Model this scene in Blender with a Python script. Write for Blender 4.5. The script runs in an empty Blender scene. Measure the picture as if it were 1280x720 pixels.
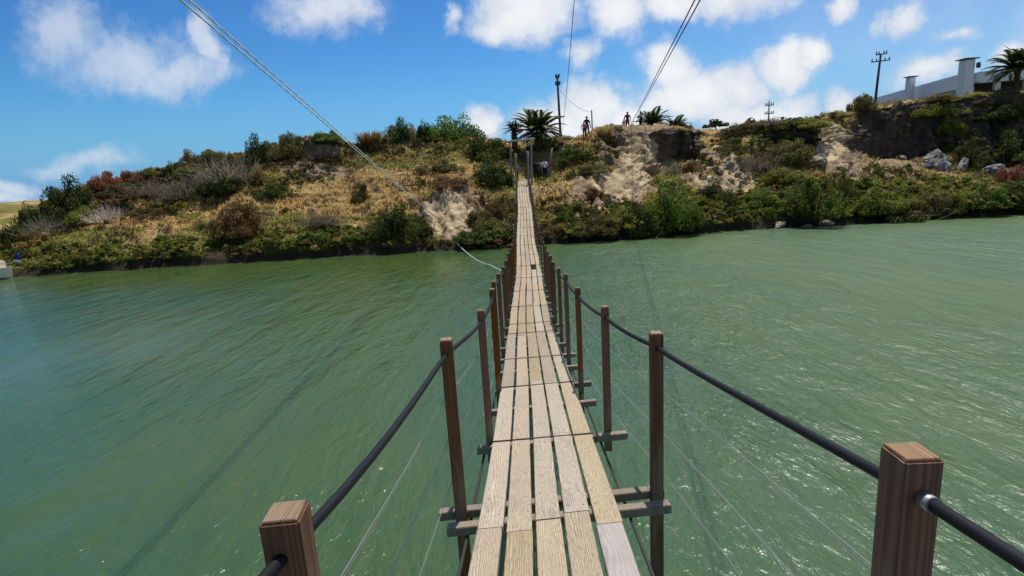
import bpy, bmesh, math, random
import numpy as np
from mathutils import Vector, Matrix
random.seed(7); rng = np.random.default_rng(7)
S = bpy.context.scene
COL = S.collection
R = math.radians

# ------------------------------------------------------------------ camera
FPX, PITCH, ROLL, CAMZ = 680.0, R(11.8), R(3.5), 4.4
fw = np.array([0, math.cos(PITCH), -math.sin(PITCH)])
r0 = np.array([1., 0, 0]); u0 = np.cross(r0, fw)
rt = r0*math.cos(ROLL) - u0*math.sin(ROLL)
up = r0*math.sin(ROLL) + u0*math.cos(ROLL)
cd = bpy.data.cameras.new('camera'); cam = bpy.data.objects.new('camera', cd); COL.objects.link(cam)
cd.sensor_width = 36; cd.lens = 36*FPX/1280; cd.clip_start = .05; cd.clip_end = 6000
cam.matrix_world = Matrix([[rt[0], up[0], -fw[0], 0], [rt[1], up[1], -fw[1], 0], [rt[2], up[2], -fw[2], CAMZ], [0, 0, 0, 1]])
S.camera = cam

def ray(px, py): return rt*(px-640)/FPX - up*(py-360)/FPX + fw
def at(px, py, Y):                       # survey helper: the world point seen at a photo pixel, Y metres ahead
    d = ray(px, py); return d*(Y/d[1]) + np.array([0, 0, CAMZ])
def proj(P):
    Q = P - np.array([0, 0, CAMZ]); z = Q@fw
    return 640+FPX*(Q@rt)/z, 360-FPX*(Q@up)/z, z

# ------------------------------------------------------------------ light
SUN = np.array([.10, .335, .94]); SUN /= np.linalg.norm(SUN)
SUN_EL = math.asin(SUN[2]); SUN_AZ = math.atan2(SUN[0], SUN[1])
ld = bpy.data.lights.new('sun', 'SUN'); ld.energy = 5.0; ld.angle = R(.5); ld.color = (1, .95, .86)
lo = bpy.data.objects.new('sun', ld); COL.objects.link(lo)
lo.rotation_euler = Vector(SUN).to_track_quat('Z', 'Y').to_euler(); lo.location = (20, 30, 60)
S.view_settings.view_transform = 'Standard'; S.view_settings.look = 'None'
S.view_settings.exposure = 0; S.view_settings.gamma = 1
S.cycles.max_bounces = 6; S.cycles.transparent_max_bounces = 8
S.cycles.use_denoising = True

class NT:                                # tiny node-tree writer
    def __init__(s, t): s.t = t; t.nodes.clear()
    def n(s, typ, ins=None, **kw):
        nd = s.t.nodes.new(typ)
        for k, v in kw.items(): setattr(nd, k, v)
        for k, v in (ins or {}).items(): s.set(nd, k, v)
        return nd
    def set(s, nd, k, v):
        sk = nd.inputs[k]
        if hasattr(v, 'is_linked') or isinstance(v, bpy.types.NodeSocket): s.t.links.new(v, sk)
        elif isinstance(v, bpy.types.Node): s.t.links.new(v.outputs[0], sk)
        else: sk.default_value = v
    def math(s, op, a, b=0., c=0., clamp=False): return s.n('ShaderNodeMath', {0: a, 1: b, 2: c}, operation=op, use_clamp=clamp).outputs[0]
    def vmath(s, op, a, b=(0, 0, 0)):
        nd = s.n('ShaderNodeVectorMath', {0: a, 1: b}, operation=op)
        return nd.outputs[1] if op in ('LENGTH', 'DOT_PRODUCT') else nd.outputs[0]
    def mix(s, f, a, b, mode='MIX'):
        nd = s.n('ShaderNodeMix', data_type='RGBA', blend_type=mode)
        s.set(nd, 0, f); s.set(nd, 6, a); s.set(nd, 7, b); return nd.outputs[2]
    def ramp(s, f, a, b, lo=0., hi=1.): 
        return s.n('ShaderNodeMapRange', {0: f, 1: a, 2: b, 3: lo, 4: hi}, interpolation_type='SMOOTHSTEP').outputs[0]
    def noise(s, vec, scale, detail=4., rough=.5, dist=0.):
        return s.n('ShaderNodeTexNoise', {'Vector': vec, 'Scale': scale, 'Detail': detail, 'Roughness': rough, 'Distortion': dist}).outputs[0]

def rgb(r, g, b): return (r, g, b, 1)

# ------------------------------------------------------------------ sky with fair-weather clouds
w = bpy.data.worlds.new('World'); S.world = w; w.use_nodes = True
T = NT(w.node_tree)
sky = T.n('ShaderNodeTexSky', sky_type='NISHITA', sun_disc=False, sun_elevation=SUN_EL, sun_rotation=SUN_AZ, altitude=0, air_density=1.0, dust_density=.9, ozone_density=2.0)
D = T.n('ShaderNodeTexCoord').outputs['Generated']
sep = T.n('ShaderNodeSeparateXYZ', {0: D})
yy = T.math('MAXIMUM', sep.outputs[1], .02)
uv = T.n('ShaderNodeCombineXYZ', {0: T.math('DIVIDE', sep.outputs[0], yy), 1: T.math('DIVIDE', sep.outputs[2], yy)}).outputs[0]
clouds = [(78, 45, 48, 44, .70), (150, 72, 80, 40, .72), (215, 92, 62, 26, .68), (262, 62, 17, 36, .62),
          (410, 16, 56, 32, .66), (565, 22, 14, 18, .6), (650, 12, 64, 42, .95), (615, 40, 32, 22, .78), (768, 14, 38, 36, .8), (842, 0, 60, 22, .85), (925, 4, 54, 24, .8),
          (738, 130, 46, 30, .95), (690, 150, 54, 26, .95), (600, 152, 24, 22, .85), (775, 156, 46, 24, .9), (835, 88, 36, 30, .95), (866, 120, 62, 34, 1.), (920, 108, 48, 28, .92), (982, 84, 38, 24, .92), (1018, 74, 24, 16, .85),
          (945, 140, 84, 24, .85), (1055, 10, 24, 18, .8), (1125, 34, 22, 22, .72), (1165, 92, 52, 18, .72), (1060, 125, 30, 15, .7), (1268, 72, 26, 16, 1.),
          (105, 203, 58, 14, .55), (12, 232, 40, 14, .66), (0, 246, 60, 8, .9), (730, 68, 18, 24, .6), (1195, 50, 26, 10, .5),
          (1150, -150, 330, 90, .9), (900, -420, 420, 160, .9), (1500, -60, 180, 130, .9), (1700, -400, 400, 200, .9)]  # this row: unseen clouds added above to brighten the water's reflection
warp = T.n('ShaderNodeTexNoise', {'Vector': uv, 'Scale': 5.5, 'Detail': 6., 'Roughness': .62}).outputs['Color']
wv = T.vmath('SUBTRACT', warp, (.5, .5, .5))
uvw = T.vmath('ADD', uv, T.vmath('MULTIPLY', wv, (.15, .115, 0)))
wsep = T.n('ShaderNodeSeparateXYZ', {0: uvw})
dens = None; opac = None
for (cx, cy, rx, ry, a) in clouds:
    d = ray(cx, cy); u, v = d[0]/d[1], d[2]/d[1]
    q = T.vmath('MULTIPLY', T.vmath('SUBTRACT', uvw, (u, v, 0)), (FPX/rx*.78, FPX/ry*.78, 0))
    l = T.math('SUBTRACT', 1., T.vmath('LENGTH', q))
    l = T.math('MULTIPLY', l, a)
    dens = l if dens is None else T.math('MAXIMUM', dens, l)
uv_x = T.n('ShaderNodeSeparateXYZ', {0: uv}).outputs[0]
fine = T.noise(uv, 16., 7., .6)
fine2 = T.noise(T.vmath('ADD', uv, (3.1, 1.7, 0)), 7., 5., .55)
front = T.math('ADD', dens, T.math('MULTIPLY', T.math('SUBTRACT', fine, .5), .62))
front = T.math('ADD', front, T.math('MULTIPLY', T.math('SUBTRACT', fine2, .5), .4))
# the rest of the sky dome: scattered clouds all round
gen = T.noise(D, 3.2, 7., .6)
gen = T.math('MULTIPLY', T.math('SUBTRACT', gen, .54), 3.)
infront = T.math('MULTIPLY', T.ramp(sep.outputs[1], .25, .45), 1.)
mask = T.n('ShaderNodeMix', {0: infront, 2: gen, 3: front}).outputs[0]
wisp = T.noise(T.vmath('ADD', uv, T.vmath('MULTIPLY', wv, (.25, .2, 0))), 42., 6., .62)
mask = T.math('ADD', mask, T.math('MULTIPLY', T.math('SUBTRACT', wisp, .5), .30))
cov = T.ramp(mask, -.03, .52)
body = T.ramp(T.math('ADD', T.math('MULTIPLY', fine2, .8), T.math('MULTIPLY', mask, .5)), .35, .95)
ccol = T.mix(body, rgb(5.9, 6.7, 7.9), rgb(9.3, 9.4, 9.5))
tint = T.n('ShaderNodeGamma', {'Color': T.mix(1., sky.outputs[0], rgb(.106, .153, .170), 'MULTIPLY'), 'Gamma': 1.7})
tint = T.mix(1., tint, rgb(6.4, 6.4, 6.4), 'MULTIPLY')
tint = T.mix(T.ramp(T.n('ShaderNodeSeparateXYZ', {0: uv}).outputs[1], -.02, .22, .8, 0.), tint, rgb(1.65, 4.2, 8.2))
tint = T.mix(T.math('MULTIPLY', T.ramp(uv_x, -.1, 1.), T.ramp(fine2, .2, .8, .25, .5)), tint, rgb(6.2, 7.6, 9.4))
thin = T.ramp(T.n('ShaderNodeSeparateXYZ', {0: uv}).outputs[0], -.75, -.1, .58, .97)
skc = T.mix(T.math('MULTIPLY', cov, thin), tint, ccol)
bg = T.n('ShaderNodeBackground', {'Color': skc, 'Strength': .10})
T.n('ShaderNodeOutputWorld', {0: bg.outputs[0]})

# ------------------------------------------------------------------ helpers
def material(name, rough=.8, spec=.3):
    m = bpy.data.materials.new(name); m.use_nodes = True
    t = NT(m.node_tree); b = t.n('ShaderNodeBsdfPrincipled', {'Roughness': rough, 'Specular IOR Level': spec})
    t.n('ShaderNodeOutputMaterial', {0: b.outputs[0]}); return m, t, b
def tag(o, label=None, cat=None, group=None, kind=None):
    for k, v in (('label', label), ('category', cat), ('group', group), ('kind', kind)):
        if v: o[k] = v
    return o
def empty(name, loc, rz=0):
    o = bpy.data.objects.new(name, None); COL.objects.link(o); o.location = Vector(loc); o.rotation_euler = (0, 0, rz); o.empty_display_size = .2; return o
def link(name, me, mat=None, parent=None, loc=None, rot=None):
    o = bpy.data.objects.new(name, me); COL.objects.link(o)
    if mat is not None and len(me.materials) == 0: me.materials.append(mat)
    if parent is not None: o.parent = parent
    if loc is not None: o.location = Vector(loc)
    if rot is not None: o.rotation_euler = rot
    return o
def np_mesh(name, V, F, col=None, smooth=False, attrs=None):
    V = np.asarray(V, np.float32); F = np.asarray(F, np.int32)
    me = bpy.data.meshes.new(name); k = F.shape[1]
    me.vertices.add(len(V)); me.vertices.foreach_set('co', V.ravel())
    me.loops.add(F.size); me.loops.foreach_set('vertex_index', F.ravel())
    me.polygons.add(len(F)); me.polygons.foreach_set('loop_start', np.arange(0, F.size, k, dtype=np.int32))
    if smooth: me.polygons.foreach_set('use_smooth', np.ones(len(F), bool))
    for nm, c in (dict(attrs or {}, **({'col': col} if col is not None else {}))).items():
        a = me.attributes.new(nm, 'FLOAT_COLOR', 'POINT')
        c4 = np.ones((len(V), 4), np.float32); c4[:, :3] = c; a.data.foreach_set('color', c4.ravel())
    me.update(calc_edges=True); me.validate(); return me
class MB:                                # collects boxes, beams and tubes into ONE mesh
    def __init__(s): s.b = bmesh.new()
    def hexa(s, p, bevel=0.):
        vs = [s.b.verts.new(Vector(q)) for q in p]
        fs = [s.b.faces.new([vs[i] for i in f]) for f in ((0, 3, 2, 1), (4, 5, 6, 7), (0, 1, 5, 4), (1, 2, 6, 5), (2, 3, 7, 6), (3, 0, 4, 7))]
        if bevel: bmesh.ops.bevel(s.b, geom=list({e for f in fs for e in f.edges}), offset=bevel, segments=2, affect='EDGES')
        return s
    def box(s, c, size, bevel=0., rot=None):
        h = Vector(size)/2; M = rot or Matrix.Identity(3); c = Vector(c)
        return s.hexa([c + M@Vector((x*h.x, y*h.y, z*h.z)) for x, y, z in ((-1, -1, -1), (1, -1, -1), (1, 1, -1), (-1, 1, -1), (-1, -1, 1), (1, -1, 1), (1, 1, 1), (-1, 1, 1))], bevel)
    def tube(s, pts, r, n=8, cap=True):
        pts = [Vector(p) for p in pts]; rs = r if hasattr(r, '__len__') else [r]*len(pts); rings = []
        X = None
        for i, p in enumerate(pts):
            t = (pts[min(i+1, len(pts)-1)] - pts[max(i-1, 0)]).normalized()
            if X is None: X = t.orthogonal().normalized()
            X = (X - t*X.dot(t)).normalized()
            Y = t.cross(X)
            rings.append([s.b.verts.new(p + (X*math.cos(a) + Y*math.sin(a))*rs[i]) for a in [2*math.pi*k/n for k in range(n)]])
        for A, B in zip(rings, rings[1:]):
            for k in range(n):
                f = s.b.faces.new((A[k], A[(k+1) % n], B[(k+1) % n], B[k])); f.smooth = True
        if cap: s.b.faces.new(rings[0][::-1]); s.b.faces.new(rings[-1])
        return s
    def build(s, name, mat, parent=None, loc=None, rot=None):
        me = bpy.data.meshes.new(name); bmesh.ops.recalc_face_normals(s.b, faces=s.b.faces[:]); s.b.to_mesh(me); s.b.free()
        return link(name, me, mat, parent, loc, rot)

# numpy noise
_P = rng.permutation(512); _P = np.concatenate([_P, _P]); _G = rng.normal(size=(512, 3)); _G /= np.linalg.norm(_G, axis=1)[:, None]
def perlin(p):
    p = np.asarray(p, float); i = np.floor(p).astype(int); f = p - i; i &= 511
    s = f*f*f*(f*(f*6-15)+10); out = 0
    for dx in (0, 1):
        for dy in (0, 1):
            for dz in (0, 1):
                h = _P[(_P[(_P[(i[:, 0]+dx) & 511] + i[:, 1]+dy) & 511] + i[:, 2]+dz) & 511]
                g = _G[h]; dd = f - np.array([dx, dy, dz])
                wgt = (s[:, 0] if dx else 1-s[:, 0])*(s[:, 1] if dy else 1-s[:, 1])*(s[:, 2] if dz else 1-s[:, 2])
                out = out + wgt*np.einsum('ij,ij->i', g, dd)
    return out*1.5
def fbm(p, oct=5, gain=.5):
    p = np.asarray(p, float); a = 1.; o = 0
    for k in range(oct): o = o + a*perlin(p*2.03**k + 17.3*k); a *= gain
    return o
def sstep(x, a, b):
    t = np.clip((x-a)/(b-a), 0, 1); return t*t*(3-2*t)

# ------------------------------------------------------------------ water
me = np_mesh('water', [(-700, -300, 0), (700, -300, 0), (700, 900, 0), (-700, 900, 0)], [(0, 1, 2, 3)])
m, t, b = material('river_water', .12, .5)
pos = t.n('ShaderNodeNewGeometry').outputs['Position']
px = t.n('ShaderNodeSeparateXYZ', {0: pos})
rough_side = t.ramp(px.outputs[0], -14., 16.)
def mapv(sc, rz): return t.n('ShaderNodeMapping', {'Vector': pos, 'Rotation': (0, 0, R(rz)), 'Scale': sc}).outputs[0]
big = t.noise(mapv((.30, .07, 1), 24), 1., 3., .5)
mid = t.noise(mapv((1.25, .42, 1), 14), 1.3, 4., .55, .6)
mid2 = t.noise(mapv((.8, .30, 1), -28), 1.6, 3., .5, .4)
sm = t.noise(mapv((3.2, 1.5, 1), 8), 2.4, 4., .6, .5)
gust = t.ramp(t.noise(mapv((1, .45, 1), 20), .11, 4., .55), .36, .62, .3, 1.15)
hgt = t.math('ADD', t.math('MULTIPLY', mid, .5), t.math('MULTIPLY', mid2, .36))
hgt = t.math('ADD', hgt, t.math('MULTIPLY', sm, .16))
hgt = t.math('MULTIPLY', hgt, t.math('MULTIPLY', gust, t.ramp(rough_side, 0, 1, .42, 1.15)))
hgt = t.math('ADD', hgt, t.math('MULTIPLY', big, .22))
bmp = t.n('ShaderNodeBump', {'Strength': .8, 'Distance': .55, 'Height': hgt}).outputs[0]
silt = t.noise(mapv((1, .55, 1), 30), .075, 5., .6)
wc = t.mix(t.ramp(silt, .38, .62), rgb(.036, .086, .032), rgb(.062, .100, .025))
t.set(b, 'Base Color', wc); t.set(b, 'Normal', bmp); t.set(b, 'IOR', 1.45)
t.set(b, 'Subsurface Weight', 1.); t.set(b, 'Subsurface Radius', (.7, 1., .6)); t.set(b, 'Subsurface Scale', 1.1); t.set(b, 'Roughness', t.ramp(rough_side, 0, 1, .12, .38))
water = tag(link('water', me, m), kind='structure')
# river bed below (closes the scene under the water sheet)
me = np_mesh('river_bed', [(-700, -300, -3), (700, -300, -3), (700, 900, -3), (-700, 900, -3)], [(0, 1, 2, 3)])
mb_, tb_, bb_ = material('bed_mud', .9, .1); tb_.set(bb_, 'Base Color', rgb(.09, .08, .05)); tag(link('river_bed', me, mb_), kind='structure')

# ------------------------------------------------------------------ the far bank
CT = [  # photo column: (row, metres ahead) for shore, bank top, three slope lines, ridge
 (-160, (357, 34), (345, 34.5), (335, 37), (325, 39), (318, 41), (312, 43)),
 (0,   (349, 34), (338, 34.6), (328, 37), (319, 39), (312, 41), (306, 43)),
 (40,  (346, 34), (334, 34.6), (315, 37), (300, 40), (288, 42.5), (276, 44)),
 (65,  (343, 34), (329, 34.6), (307, 37.5), (286, 41), (268, 43.5), (254, 45.5)),
 (100, (340, 34), (326, 34.6), (302, 38), (275, 42), (254, 44.5), (238, 47)),
 (160, (336, 34), (320, 34.6), (295, 38), (268, 42), (243, 45.5), (224, 48)),
 (200, (333, 34), (318, 34.6), (290, 38), (263, 42), (238, 46), (215, 49)),
 (260, (329, 34), (314, 34.6), (285, 38), (255, 42), (228, 46), (204, 50)),
 (300, (327, 34), (312, 34.6), (283, 38), (250, 42), (220, 46), (195, 50)),
 (340, (325, 34), (309, 34.6), (280, 38), (246, 42), (214, 47), (185, 51)),
 (370, (323, 34), (308, 34.6), (280, 38), (246, 42), (206, 48), (178, 50)),
 (400, (322, 34), (306, 34.6), (280, 38), (245, 42), (202, 48.3), (174, 49.6)),
 (425, (321, 34), (305, 34.6), (278, 38), (243, 42), (204, 48), (177, 50)),
 (445, (320, 34), (304, 34.6), (276, 38), (240, 42), (208, 47), (181, 51)),
 (480, (318, 34), (302, 34.6), (288, 37), (246, 40.5), (210, 46), (177, 52)),
 (520, (316, 33.8), (301, 34.4), (289, 37), (250, 39.5), (215, 45), (175, 53)),
 (545, (315, 33.7), (300, 34.4), (294, 35.9), (247, 39.3), (208, 45), (173, 53)),
 (575, (313, 33.6), (299, 34.2), (293, 35.7), (246, 39.2), (207, 45), (173, 53)),
 (600, (312, 33.5), (297, 34.1), (286, 36.4), (254, 39), (211, 45), (174, 53)),
 (630, (310, 33.5), (295, 34.1), (277, 37), (243, 40), (216, 45), (178, 53)),
 (653, (308, 33.5), (292, 34.1), (267, 37.2), (236, 40.8), (224, 46), (178, 53)),
 (690, (305, 33.7), (288, 34.3), (263, 37.5), (236, 40.8), (223, 46), (173, 52)),
 (720, (303, 33.8), (286, 34.4), (258, 37.5), (236, 41), (208, 46), (171, 51)),
 (745, (301, 34), (284, 34.5), (260, 38), (243, 41), (195, 46.5), (163, 52)),
 (765, (299, 34), (282, 34.5), (262, 38), (246, 41), (204, 44.5), (161, 53)),
 (790, (297, 34), (279, 34.5), (262, 38), (247, 41), (207, 44), (162, 49.5)),
 (815, (295, 34.2), (276, 34.8), (258, 38), (236, 43), (204, 46.2), (162, 48)),
 (840, (293, 34.4), (274, 35), (256, 38), (226, 44), (199, 51.6), (162, 52)),
 (870, (291, 34.6), (273, 35.2), (252, 38.5), (224, 44), (200, 51.6), (164, 52)),
 (895, (290, 34.8), (272, 35.4), (250, 39), (226, 42.5), (204, 46), (165, 53)),
 (920, (288, 34.8), (270, 35.4), (251, 39), (240, 41), (207, 43.5), (160, 53)),
 (950, (286, 34.8), (268, 35.4), (245, 39), (216, 43), (188, 48.5), (154, 50)),
 (975, (285, 34.7), (265, 35.3), (240, 39), (210, 43), (184, 48.6), (152, 49.4)),
 (1000, (283, 34.6), (262, 35.2), (235, 39), (208, 43), (186, 48.6), (150, 49.3)),
 (1030, (282, 34.5), (262, 35.1), (236, 39), (214, 43), (176, 48.5), (146, 51)),
 (1055, (280, 34.5), (260, 35.1), (240, 39), (224, 42), (186, 49), (141, 53.5)),
 (1075, (279, 34.5), (259, 35.1), (240, 39), (220, 43.5), (196, 51.5), (137, 53.5)),
 (1100, (278, 34.6), (258, 35.2), (240, 39), (215, 45), (199, 52.5), (132, 54)),
 (1150, (274, 34.8), (255, 35.4), (240, 39), (212, 46), (196, 53), (124, 54.8)),
 (1180, (273, 34.8), (252, 35.4), (236, 40), (212, 49), (184, 53), (122, 54.6)),
 (1220, (270, 34.6), (246, 35.2), (232, 43), (212, 50.8), (166, 53.2), (118, 54.6)),
 (1280, (267, 34.4), (242, 35), (228, 43), (209, 50.8), (162, 53.6), (115, 55.2)),
 (1460, (257, 34), (234, 34.8), (220, 43), (201, 50.8), (154, 53.6), (108, 55.2)),
]
NA = 1000
A = np.linspace(-1.9, 1.9, NA)
LY, LZ = [], []
for k in range(1, 7):
    P = np.array([at(c[0], *c[k]) for c in CT]); a = P[:, 0]/P[:, 1]; o = np.argsort(a)
    y = np.interp(A, a[o], P[o, 1]); z = np.interp(A, a[o], P[o, 2])
    ker = np.hanning(9); ker /= ker.sum()
    y = np.convolve(np.pad(y, 4, 'edge'), ker, 'valid'); z = np.convolve(np.pad(z, 4, 'edge'), ker, 'valid')
    if k == 1: z = z*0 + .02
    LY.append(y); LZ.append(z)
LY = [LY[0]-2.5] + LY + [LY[5]+6, LY[5]+55]; LZ = [LZ[0]-1.8] + LZ + [LZ[5]+.15, LZ[5]-1.2]
seg = [5, 9, 30, 40, 46, 56, 16, 10]
rowsY, rowsZ = [], []
for k, n in enumerate(seg):
    for j in range(n):
        f = j/n; rowsY.append(LY[k]*(1-f)+LY[k+1]*f); rowsZ.append(LZ[k]*(1-f)+LZ[k+1]*f)
rowsY.append(LY[-1]); rowsZ.append(LZ[-1])
GY = np.array(rowsY); GZ = np.array(rowsZ); NR = GY.shape[0]
for _ in range(3):                       # soften the break lines
    GY[1:-1] = GY[1:-1]*.5 + .25*(GY[:-2]+GY[2:]); GZ[1:-1] = GZ[1:-1]*.5 + .25*(GZ[:-2]+GZ[2:])
TV = np.stack([A[None, :]*GY, GY, GZ], -1)
def grid_normals(V):
    du = np.gradient(V, axis=1); dv = np.gradient(V, axis=0); n = np.cross(du, dv); return n/np.linalg.norm(n, axis=-1, keepdims=True)
N = grid_normals(TV)
flat = TV.reshape(-1, 3); nf = N.reshape(-1, 3)
X0, Y0, _ = proj(flat)
def blob(cx, cy, rx, ry, soft=.6):
    wob = .35*fbm(flat*np.array([.5, .5, .7])+5, 4)
    q = np.sqrt(((X0-cx)/rx)**2 + ((Y0-cy)/ry)**2) + wob
    return 1 - sstep(q, 1-soft/2, 1+soft/2)
pale = np.maximum.reduce([blob(563, 271, 27, 27, .35), blob(778, 232, 34, 24, .5), blob(762, 240, 22, 10, .5), blob(922, 226, 22, 20, .5), blob(815, 190, 12, 18, .5)*.45,
                          blob(640, 283, 8, 9), blob(790, 205, 14, 14)*.6, blob(905, 196, 20, 10)*.7, blob(1037, 180, 16, 26)*.85, blob(880, 222, 14, 14)*.6, blob(735, 262, 26, 4)*.6])
soil = np.maximum.reduce([blob(800, 186, 48, 32, .5), blob(768, 236, 50, 28, .5), blob(895, 215, 44, 26, .5), blob(563, 268, 38, 33, .5)*.9, blob(606, 266, 22, 20, .5)*.7, blob(1058, 196, 30, 36, .5), blob(395, 188, 34, 12, .5), blob(400, 215, 40, 10)*.6, blob(1100, 210, 50, 10)*.8, blob(720, 268, 26, 14)*.7, blob(800, 170, 36, 10)*.5, blob(1185, 150, 24, 10, .6)*.7,
                          blob(660, 232, 10, 10)*.8])
dark = np.maximum.reduce([blob(1112, 166, 52, 33, .3), blob(852, 181, 32, 17, .35), blob(1150, 175, 25, 25, .4), blob(990, 178, 30, 14, .4), blob(1240, 175, 50, 45, .4)*.9])  # cliff, recess, block and bluff faces whose shade goes into the colour
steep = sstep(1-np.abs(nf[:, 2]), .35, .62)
cl = np.clip(np.maximum.reduce([pale, soil*.8, dark]), 0, 1)
land = sstep(flat[:, 2], .0, .8)
big_n = fbm(flat*np.array([.16, .16, .2]), 3); mid_n = fbm(flat*np.array([.6, .6, .6])+9, 4); fin_n = fbm(flat*np.array([2.2, 2.2, 2.2])+3, 4)
ridged = 1-np.abs(fbm(flat*np.array([.9, .5, .22])+31, 4))
gullies = fbm(np.stack([flat[:, 0]*.9, flat[:, 1]*.12, flat[:, 2]*.15], -1)+11, 4)
edge = 1-sstep(np.abs(flat[:, 0]-flat[:, 1]*.031), 1.2, 3.2)*1.       # keep the landing under the bridge flat
keep = 1-edge*sstep(flat[:, 1], 38.5, 40)*.85
rill = 1-np.abs(fbm(np.stack([flat[:, 0]*.75+.25*flat[:, 1], flat[:, 1]*.10, flat[:, 2]*.12], -1)+51, 3))
heath = fbm(np.stack([flat[:, 0]*.32+flat[:, 2]*.45, flat[:, 1]*.5, flat[:, 2]*.9], -1)+63, 4)
amp = ((.26*mid_n + .12*fin_n)*(1-.75*cl) + .35*big_n + .30*heath*(1-cl))*land*keep
amp += cl*(1-.45*pale)*((.75+.35*soil)*(rill-.7) + .05*fin_n + .32*(1.-2.2*np.abs(fbm(np.stack([flat[:, 0]*1.5, flat[:, 1]*.7, flat[:, 2]*.6], -1)+91, 3))) + .5*gullies + .25*(ridged-.62))*land*keep
amp += steep*.25*gullies*land
hor = nf.copy(); hor[:, 2] = np.maximum(hor[:, 2], .1)
flat = flat + hor*amp[:, None]
# shore irregularity
flat[:, 1] += (1-sstep(flat[:, 2], .3, 2.5))*(.55*fbm(np.stack([flat[:, 0]*.35, flat[:, 0]*0, flat[:, 0]*0+2], -1), 4))
TVd = flat.reshape(NR, NA, 3); TN = grid_normals(TVd).reshape(-1, 3)
idx = np.arange(NR*NA).reshape(NR, NA)
TF = np.stack([idx[:-1, :-1], idx[:-1, 1:], idx[1:, 1:], idx[1:, :-1]], -1).reshape(-1, 4)
sv = np.linspace(0, 1, NR)
green = np.clip(.46 + .5*heath + .6*fbm(flat*np.array([.22, .22, .3])+40, 4) + .5*(1-sstep(flat[:, 2], .5, 2.6)) + .12*sstep(X0, 620, 900), 0, 1)
green = np.maximum(green, np.maximum.reduce([blob(735, 190, 26, 10)*.8, blob(1175, 150, 30, 20)*.9, blob(1000, 152, 45, 12)*.7, blob(560, 190, 60, 16)*.6, blob(640, 240, 16, 8)*.7]))
green *= 1-.75*np.maximum.reduce([blob(480, 235, 120, 12), blob(300, 250, 60, 14)*.8, blob(540, 225, 70, 18), blob(150, 280, 80, 8), blob(420, 260, 90, 9), blob(720, 235, 40, 8)])
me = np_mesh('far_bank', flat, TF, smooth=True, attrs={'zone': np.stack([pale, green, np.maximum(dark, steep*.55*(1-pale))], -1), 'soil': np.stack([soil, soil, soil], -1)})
m, t, b = material('bank_soil', .95, .1)
za = t.n('ShaderNodeAttribute', attribute_name='zone'); zs = t.n('ShaderNodeSeparateColor', {0: za.outputs['Color']})
sa = t.n('ShaderNodeSeparateColor', {0: t.n('ShaderNodeAttribute', attribute_name='soil').outputs['Color']})
pos = t.n('ShaderNodeNewGeometry').outputs['Position']
n1 = t.noise(pos, .7, 6., .6); n2 = t.noise(pos, 4., 6., .65); n3 = t.noise(t.n('ShaderNodeMapping', {'Vector': pos, 'Scale': (1, 1, 1.6)}).outputs[0], 1.3, 6., .65)
dry = t.mix(t.ramp(n2, .35, .68), rgb(.26, .175, .065), rgb(.50, .36, .145))
dry = t.mix(t.ramp(n1, .45, .7), dry, rgb(.30, .195, .09))
grn = t.mix(t.ramp(n2, .3, .7), rgb(.075, .08, .02), rgb(.22, .20, .05))
gr = t.mix(t.ramp(t.math('ADD', zs.outputs[1], t.math('MULTIPLY', t.math('SUBTRACT', n2, .5), .7)), .35, .65), dry, grn)
soilc = t.mix(t.ramp(n3, .35, .65), rgb(.15, .102, .060), rgb(.33, .24, .15))
shadec = t.mix(t.ramp(n3, .35, .65), rgb(.055, .041, .028), rgb(.115, .085, .058))  # bare cliff earth, darkened to carry the shade on its faces
palec = t.mix(t.ramp(n3, .36, .6), rgb(.33, .235, .135), rgb(.55, .425, .26))
palec = t.mix(t.ramp(n2, .58, .74), palec, rgb(.19, .135, .08))
hn = t.noise(t.n('ShaderNodeMapping', {'Vector': pos, 'Rotation': (0, R(28), 0), 'Scale': (.35, .6, 1.3)}).outputs[0], 1.1, 6., .62)
gr = t.mix(t.math('MULTIPLY', t.ramp(hn, .5, .66), .8), gr, rgb(.075, .055, .028))
c = t.mix(t.ramp(sa.outputs[0], .25, .6), gr, soilc)
c = t.mix(t.ramp(zs.outputs[2], .25, .55), c, shadec)
c = t.mix(t.ramp(t.math('ADD', zs.outputs[0], t.math('MULTIPLY', t.math('SUBTRACT', n2, .5), .5)), .3, .55), c, palec)
wet_shade = t.ramp(t.n('ShaderNodeSeparateXYZ', {0: pos}).outputs[2], .2, .95)  # damp soil at the waterline, darkened further for the undercut's shade
c = t.mix(wet_shade, rgb(.035, .028, .018), c)
t.set(b, 'Base Color', c)
hh = t.math('ADD', t.math('MULTIPLY', n2, .5), t.math('MULTIPLY', t.noise(pos, 14., 4., .6), .2))
t.set(b, 'Normal', t.n('ShaderNodeBump', {'Strength': .9, 'Distance': .25, 'Height': hh}).outputs[0])
bank = tag(link('far_bank_terrain', me, m), kind='structure'); MAT_BANK = m

FX, FY, FZ = proj(flat)
front_ok = np.ones(len(flat), bool)
# visibility of bank points: walk each column from near to far keeping the horizon line
sl = ((flat[:, 2]-CAMZ)/flat[:, 1]).reshape(NR, NA); run = np.maximum.accumulate(sl, 0)
vis = (sl >= run-.004).reshape(-1)
def on_bank(px, py, maxd=14):
    d = (FX-px)**2 + (FY-py)**2 + (~vis)*400
    i = int(np.argmin(d)); return flat[i].copy()

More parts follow.
